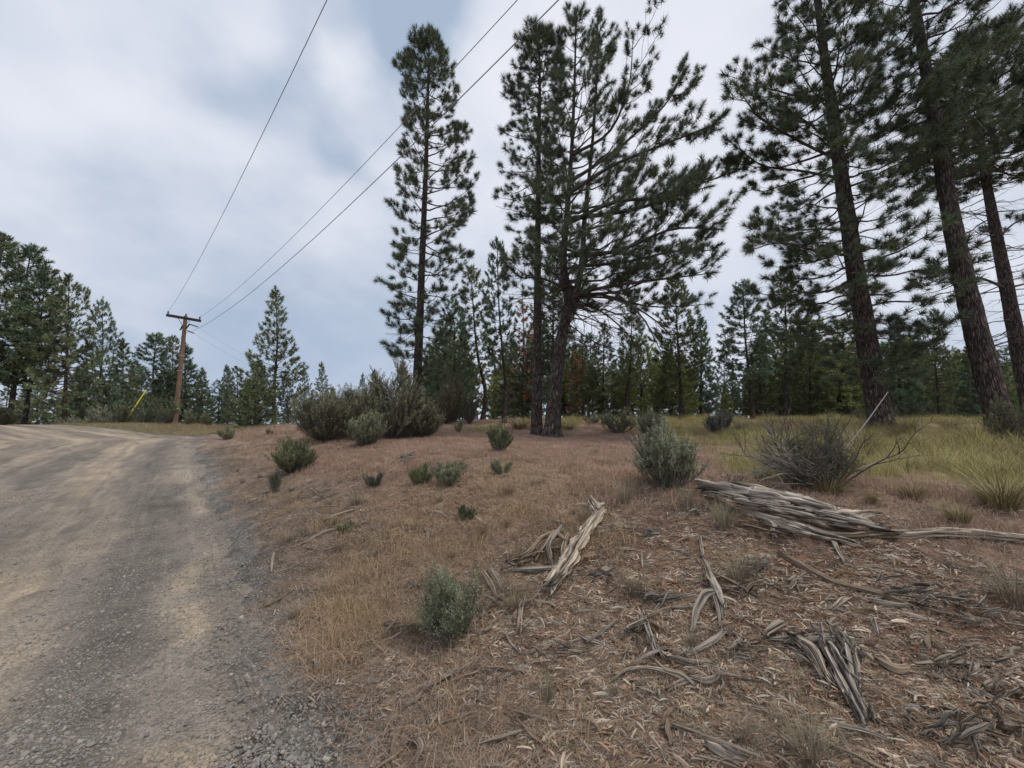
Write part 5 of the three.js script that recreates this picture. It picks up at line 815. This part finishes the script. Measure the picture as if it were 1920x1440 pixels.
addStuff('straw', strawGeo, M.tint, place(503, 21000, 1.2, 14, 0.4, (x, z) => smoothstep(road(x, z).s, 0.0, 0.5) * (0.26 + 0.2 * goldBlob(x, z)) * (1 - 0.93 * clamp(chipBlob(x, z) * 1.3, 0, 1)) * (1 - 0.7 * soilBlob(x, z)) * (0.35 + 0.9 * smoothstep(fbm(x * 1.4, z * 1.4, 62, 3), -0.25, 0.25)), (R, x, z) => { const s = 0.5 + 0.9 * R(), g = clamp(goldBlob(x, z), 0, 1), k = 0.65 + 0.8 * R(); return { s, rx: (R() - 0.5) * 0.2, c: lin(lerp(0.28, 0.38, g) * k, lerp(0.205, 0.27, g) * k, lerp(0.15, 0.18, g) * k) }; }), 'dry straw and needle litter on the bank', 'straw');
addStuff('pine_needle_litter', needleGeo, M.tint, place(504, 15000, 1.2, 8, 0.4, (x, z) => smoothstep(road(x, z).s, 0.0, 0.5) * (0.4 + 0.2 * chipBlob(x, z)), (R) => { const k = 0.5 + 0.8 * R(); return { s: 0.35 + 0.5 * R(), c: R() < 0.6 ? lin(0.26 * k, 0.17 * k, 0.105 * k) : lin(0.32 * k, 0.27 * k, 0.21 * k) }; }), 'brown pine needles lying among the chips', 'needle litter');
const redGeo = upright(3, 26, 0.1, 0.22, 0.003, 1.2), goldGeo = upright(5, 26, 0.15, 0.16, 0.003, 1.1), oliveGeo = upright(4, 34, 0.4, 0.34, 0.0045, 0.9);
addStuff('red_grass', redGeo, M.tint, place(505, 36000, 2.4, 24, 0.55, (x, z) => { const h = hill(x, z); return smoothstep(road(x, z).s, 0.4, 2) * smoothstep(h, 0.5, 0.95) * (1 - olive(x, z)) * (1 - clamp(soilBlob(x, z) + 1.3 * chipBlob(x, z), 0, 0.97)) * smoothstep(Math.hypot(x, z), 2.8, 5.5) * (0.12 + 0.9 * smoothstep(fbm(x * 1.9, z * 1.9, 63, 4), -0.1, 0.25)) * (1 - 0.85 * clamp(goldBlob(x, z), 0, 1)) * smoothstep(h, 0.6, 1.0) * (0.45 + 0.55 * smoothstep(Math.hypot(x, z), 5, 9)); }, (R, x, z) => { const k = 0.8 + 0.65 * R(), g = clamp(goldBlob(x, z) + 0.25 * R(), 0, 1); return { s: 0.6 + 0.8 * R(), c: lin(lerp(0.38, 0.42, g) * k, lerp(0.262, 0.3, g) * k, lerp(0.198, 0.198, g) * k) }; }), 'short dried reddish grass covering the rise', 'dry grass');
addStuff('gold_grass', goldGeo, M.tint, place(506, 2600, 1.6, 16, 0.4, (x, z) => smoothstep(road(x, z).s, 0.15, 0.7) * (0.02 + 0.3 * goldBlob(x, z) + 0.2 * (1 - smoothstep(road(x, z).s, 0.3, 1.3))) * (1 - olive(x, z)) * smoothstep(fbm(x * 1.3, z * 1.3, 66, 3), -0.12, 0.3), (R) => { const k = 0.65 + 0.6 * R(); return { s: 0.5 + 0.9 * R(), c: lin(0.42 * k, 0.31 * k, 0.18 * k) }; }), 'thin straw-gold grass in loose tufts on the bank', 'dry grass');
addStuff('tall_grass', oliveGeo, M.tint, place(507, 19000, 3.5, 34, 0.7, (x, z) => { const o = olive(x, z); return o > 0.12 ? o * (0.04 + 0.96 * smoothstep(fbm(x * 1.3 + 5, z * 1.3, 67, 3), -0.1, 0.2)) : 0; }, (R, x, z, r) => { const k = 0.7 + 0.55 * R(), y = R() + 0.7 * fbm(x * 0.5, z * 0.5, 68, 2), hh = 0.75 + 0.7 * fbm(x * 0.7, z * 0.7, 69, 2); return { s: (0.4 + 0.9 * R() * R()) * hh * lerp(0.8, 1.25, smoothstep(r, 5, 10)), c: y < 0.4 ? lin(0.44 * k, 0.385 * k, 0.15 * k) : y < 0.65 ? lin(0.33 * k, 0.325 * k, 0.12 * k) : lin(0.46 * k, 0.375 * k, 0.21 * k) }; }, -0.5, 1.2), 'tall yellow-green grass under the right-hand pines', 'grass');
addStuff('verge_grass', goldGeo, M.tint, place(508, 5000, 16, 40, 1, (x, z) => { const q = road(x, z); return (q.s > 0.3 && q.s < 8 && q.a > 20 ? 0.7 : 0) ; }, (R) => { const k = 0.7 + 0.6 * R(); return { s: 1 + 0.9 * R(), c: lin(0.33 * k, 0.27 * k, 0.15 * k) }; }, -1.1, -0.3), 'pale dry grass on the far verge of the road', 'dry grass');
// gravel
function pebble(seed) { const R = rng(seed), g = new THREE.IcosahedronGeometry(0.5, 0), p = g.attributes.position, key = {}; for (let i = 0; i < p.count; i++) { const k = [p.getX(i), p.getY(i), p.getZ(i)].map((v) => v.toFixed(2)).join(); key[k] ??= 0.7 + 0.6 * R(); p.setXYZ(i, p.getX(i) * key[k] * 1.2, p.getY(i) * key[k] * 0.65, p.getZ(i) * key[k]); } g.computeVertexNormals(); return g; }
const loose = (s) => Math.exp(-(((s + 0.95) / 0.3) ** 2)) + 0.9 * Math.exp(-(((s - 0.05) / 0.3) ** 2)) + 0.8 * Math.exp(-(((s + 2.85) / 0.5) ** 2)) + 0.6 * Math.exp(-(((s + 4.7) / 0.5) ** 2)) + 0.16;
addStuff('gravel', pebble(1), M.tint, place(509, 50000, 1.0, 13, 0.35, (x, z) => { const q = road(x, z); return q.s < 0.55 && q.s > -9.2 ? loose(q.s + 0.22 * fbm(q.a * 0.3, 1, 51, 3)) * (0.4 + 0.9 * smoothstep(fbm(x * 1.6, z * 1.6, 64, 3), -0.2, 0.3)) : 0; }, (R, x, z) => { const s = 0.009 + 0.02 * R() * R() * R() + (R() < 0.012 ? 0.018 : 0), k = 0.75 + 0.6 * R(), t = R(); return { s, sx: s * (0.8 + 0.6 * R()), y: surfaceY(x, z) + s * 0.12, rx: (R() - 0.5) * 0.9, rz: (R() - 0.5) * 0.9, c: t < 0.75 ? lin(0.2 * k, 0.188 * k, 0.172 * k) : t < 0.97 ? lin(0.29 * k, 0.26 * k, 0.22 * k) : lin(0.28 * k, 0.21 * k, 0.17 * k) }; }, -1.2, 0.9), 'loose grey stones on the road surface', 'gravel');
addStuff('pale_stones', pebble(2), M.tint, place(510, 500, 1.3, 7, 0.3, (x, z) => offRoad(x, z) * 0.6, (R, x, z) => { const s = 0.008 + 0.012 * R() * R(); return { s, c: lin(0.5, 0.47, 0.42).multiplyScalar(0.6 + 0.6 * R()) }; }), 'small pale stones scattered on the bank', 'stones');

// ---------------------------------------------------------------- utility pole, wires, guy wire
{
  const t = 33, foot = P(327, 806, t); foot.y = surfaceY(foot.x, foot.z); const top = P(348, 595, t), H = top.y - foot.y + 0.1, lean = top.x - foot.x;
  const root = thing('utility_pole', foot, 'brown wooden utility pole with a tilted crossarm beyond the road crest', 'utility pole');
  const wood_ = new THREE.MeshStandardMaterial({ map: tex(128, 512, (u, v) => { const g = tnoise(u, v, 40, 6, 2) * 0.5 + tnoise(u, v, 90, 14, 3) * 0.5, k = 0.9 + 0.3 * g; return [0.54 * k, 0.42 * k, 0.335 * k]; }, true), roughness: 0.85 }), darkw = new THREE.MeshStandardMaterial({ color: lin(0.055, 0.04, 0.036), roughness: 0.9 }), steel = new THREE.MeshStandardMaterial({ color: lin(0.3, 0.3, 0.31), roughness: 0.5, metalness: 0.6 }), glass = new THREE.MeshStandardMaterial({ color: lin(0.09, 0.1, 0.1), roughness: 0.25 });
  const b = new Build(), pts = [], rad = []; for (let i = 0; i <= 12; i++) { pts.push(V(lean * i / 12, H * i / 12, 0)); rad.push(lerp(0.2, 0.14, i / 12)); } pts.unshift(V(0, -0.5, 0)); rad.unshift(0.2); b.tube(pts, rad, 18, { vscale: 0.4 }); part('pole', b.geo(), wood_, root);
  // the crossarm runs across the line, between the two photographed ends
  const A = P(316, 592, t - 0.6).sub(foot), B = P(380, 603, t + 0.2).sub(foot), bar = (a, c, w, h, name, mat) => { const g = new THREE.BoxGeometry(w, h, a.distanceTo(c)); const m = part(name, g, mat, root); m.position.copy(a).lerp(c, 0.5); m.up.set(0, 1, 0); m.quaternion.setFromUnitVectors(V(0, 0, 1), c.clone().sub(a).normalize()); return m; };
  const off = V(0, 0, 0.2); bar(A.clone().add(off), B.clone().add(off), 0.13, 0.24, 'crossarm', darkw);
  const mid = V(lean * 0.93, H - 0.95, 0.14); bar(A.clone().lerp(B, 0.3).add(off), mid, 0.035, 0.035, 'brace', steel); bar(A.clone().lerp(B, 0.72).add(off), mid, 0.035, 0.035, 'brace', steel);
  const insulator = (p, d = UP) => { const g = new THREE.LatheGeometry([[0.001, 0], [0.03, 0], [0.03, 0.06], [0.075, 0.08], [0.075, 0.11], [0.045, 0.13], [0.08, 0.15], [0.06, 0.21], [0.03, 0.25], [0.001, 0.26]].map(([x, y]) => new THREE.Vector2(x, y)), 14), m = part('insulator', g, glass, root); m.position.copy(p); m.quaternion.setFromUnitVectors(UP, d); return m; };
  const I1 = A.clone().lerp(B, 0.04).add(off).add(V(0, 0.12, 0)), I2 = A.clone().lerp(B, 0.96).add(off).add(V(0, 0.12, 0)), I3 = V(lean + 0.02, H - 0.02, 0); [I1, I2].forEach((p) => insulator(p)); insulator(I3);
  // lower short arms with dead-end insulators to the right
  const q1 = V(lean * 0.9, H - 1.35, 0.1); bar(P(338, 619, t).sub(foot), P(343, 610, t).sub(foot), 0.1, 0.1, 'bracket', darkw); bar(P(349, 616, t).sub(foot), P(356, 607, t).sub(foot), 0.1, 0.1, 'bracket', darkw);
  const D1 = P(356, 608, t).sub(foot), D2 = P(351, 620, t).sub(foot), E1 = P(371, 613, t).sub(foot), E2 = P(364, 625, t).sub(foot); bar(D1, E1, 0.07, 0.07, 'strain_insulator', darkw); bar(D2, E2, 0.07, 0.07, 'strain_insulator', darkw);
  const band = (y, h, c) => { const g = new THREE.CylinderGeometry(0.215, 0.215, h, 18, 1, true), m = part('band', g, new THREE.MeshStandardMaterial({ color: c, roughness: 0.6 }), root); m.position.set(lean * y / H, y, 0); }; band(1.6, 0.12, lin(0.5, 0.42, 0.06)); band(1.3, 0.1, lin(0.12, 0.1, 0.09)); band(4.9, 0.05, lin(0.4, 0.4, 0.4)); band(6.2, 0.05, lin(0.4, 0.4, 0.4));
  const wireMat = new THREE.MeshStandardMaterial({ color: lin(0.26, 0.27, 0.29), roughness: 0.5, metalness: 0.3 });
  const wire = (a, via, r, label, ext = 2.2, sag = 0) => { // from a through the point via and on overhead
    const c = new Build(), pts = [], d = via.clone().sub(a); for (let i = 0; i <= 60; i++) { const f = i / 60 * ext, p = a.clone().addScaledVector(d, f); p.y += sag * f * (f - 1) * 4; pts.push(p); } const o = pts[0].clone(); c.tube(pts.map((p) => p.clone().sub(o)), pts.map(() => r), 7); return solo('power_line', c.geo(), wireMat, o, label, 'power line'); };
  const w = (p) => p.clone().add(foot);
  wire(w(I1).add(V(0, 0.2, 0)), P(613, 0, 7.0), 0.0085, 'left overhead wire, running steeply from the left end of the crossarm', 1.9, 0.6);
  wire(w(I2).add(V(0, 0.2, 0)), P(970, 0, 6.9), 0.0085, 'upper of the two wires crossing in front of the slim pine', 1.9, 0.7);
  wire(w(V(lean * 0.85, H - 1.7, 0.2)), P(1047, 0, 5.8), 0.0105, 'thicker lower wire crossing in front of the slim pine', 1.9, 1.1);
  wire(w(E1), P(512, 690, 52), 0.006, 'faint upper side wire leaving the pole toward the cone-shaped pine', 1.5, 0.3); wire(w(E2), P(512, 704, 52), 0.006, 'faint lower side wire leaving the pole toward the cone-shaped pine', 1.5, 0.3);
  // guy wire
  const g0 = P(229, 800, t - 3); g0.y = surfaceY(g0.x, g0.z); const g1 = w(V(lean * 0.86, H - 1.5, 0)), gr = thing('guy_wire', g0, 'slanting guy wire with a yellow guard sleeve, left of the utility pole', 'guy wire'), e = g1.clone().sub(g0);
  part('cable', new Build().tube([V(0, -0.2, 0), e.clone().multiplyScalar(0.5), e], [0.012, 0.012, 0.012], 7).geo(), wireMat, gr); part('guard_sleeve', new Build().tube([e.clone().multiplyScalar(0.02), e.clone().multiplyScalar(0.36)], [0.045, 0.045], 10).geo(), new THREE.MeshStandardMaterial({ color: lin(0.62, 0.6, 0.05), roughness: 0.5 }), gr);
  // small white marker post at the verge
  const mp = P(218, 800, t - 4); mp.y = surfaceY(mp.x, mp.z); const mk = thing('marker_post', mp, 'small white marker post left of the guy wire foot', 'marker post'); part('post', new THREE.CylinderGeometry(0.035, 0.045, 1.1, 12).translate(0, 0.5, 0), new THREE.MeshStandardMaterial({ color: lin(0.6, 0.6, 0.58), roughness: 0.6 }), mk); part('cap', new THREE.SphereGeometry(0.05, 12, 8).scale(1, 0.6, 1).translate(0, 1.06, 0), new THREE.MeshStandardMaterial({ color: lin(0.7, 0.7, 0.68), roughness: 0.5 }), mk);
}

// ---------------------------------------------------------------- draw
const renderer = new THREE.WebGLRenderer({ antialias: true });
renderer.toneMapping = THREE.LinearToneMapping; renderer.toneMappingExposure = EXPOSURE;
renderer.shadowMap.enabled = true;
renderer.render(scene, camera);
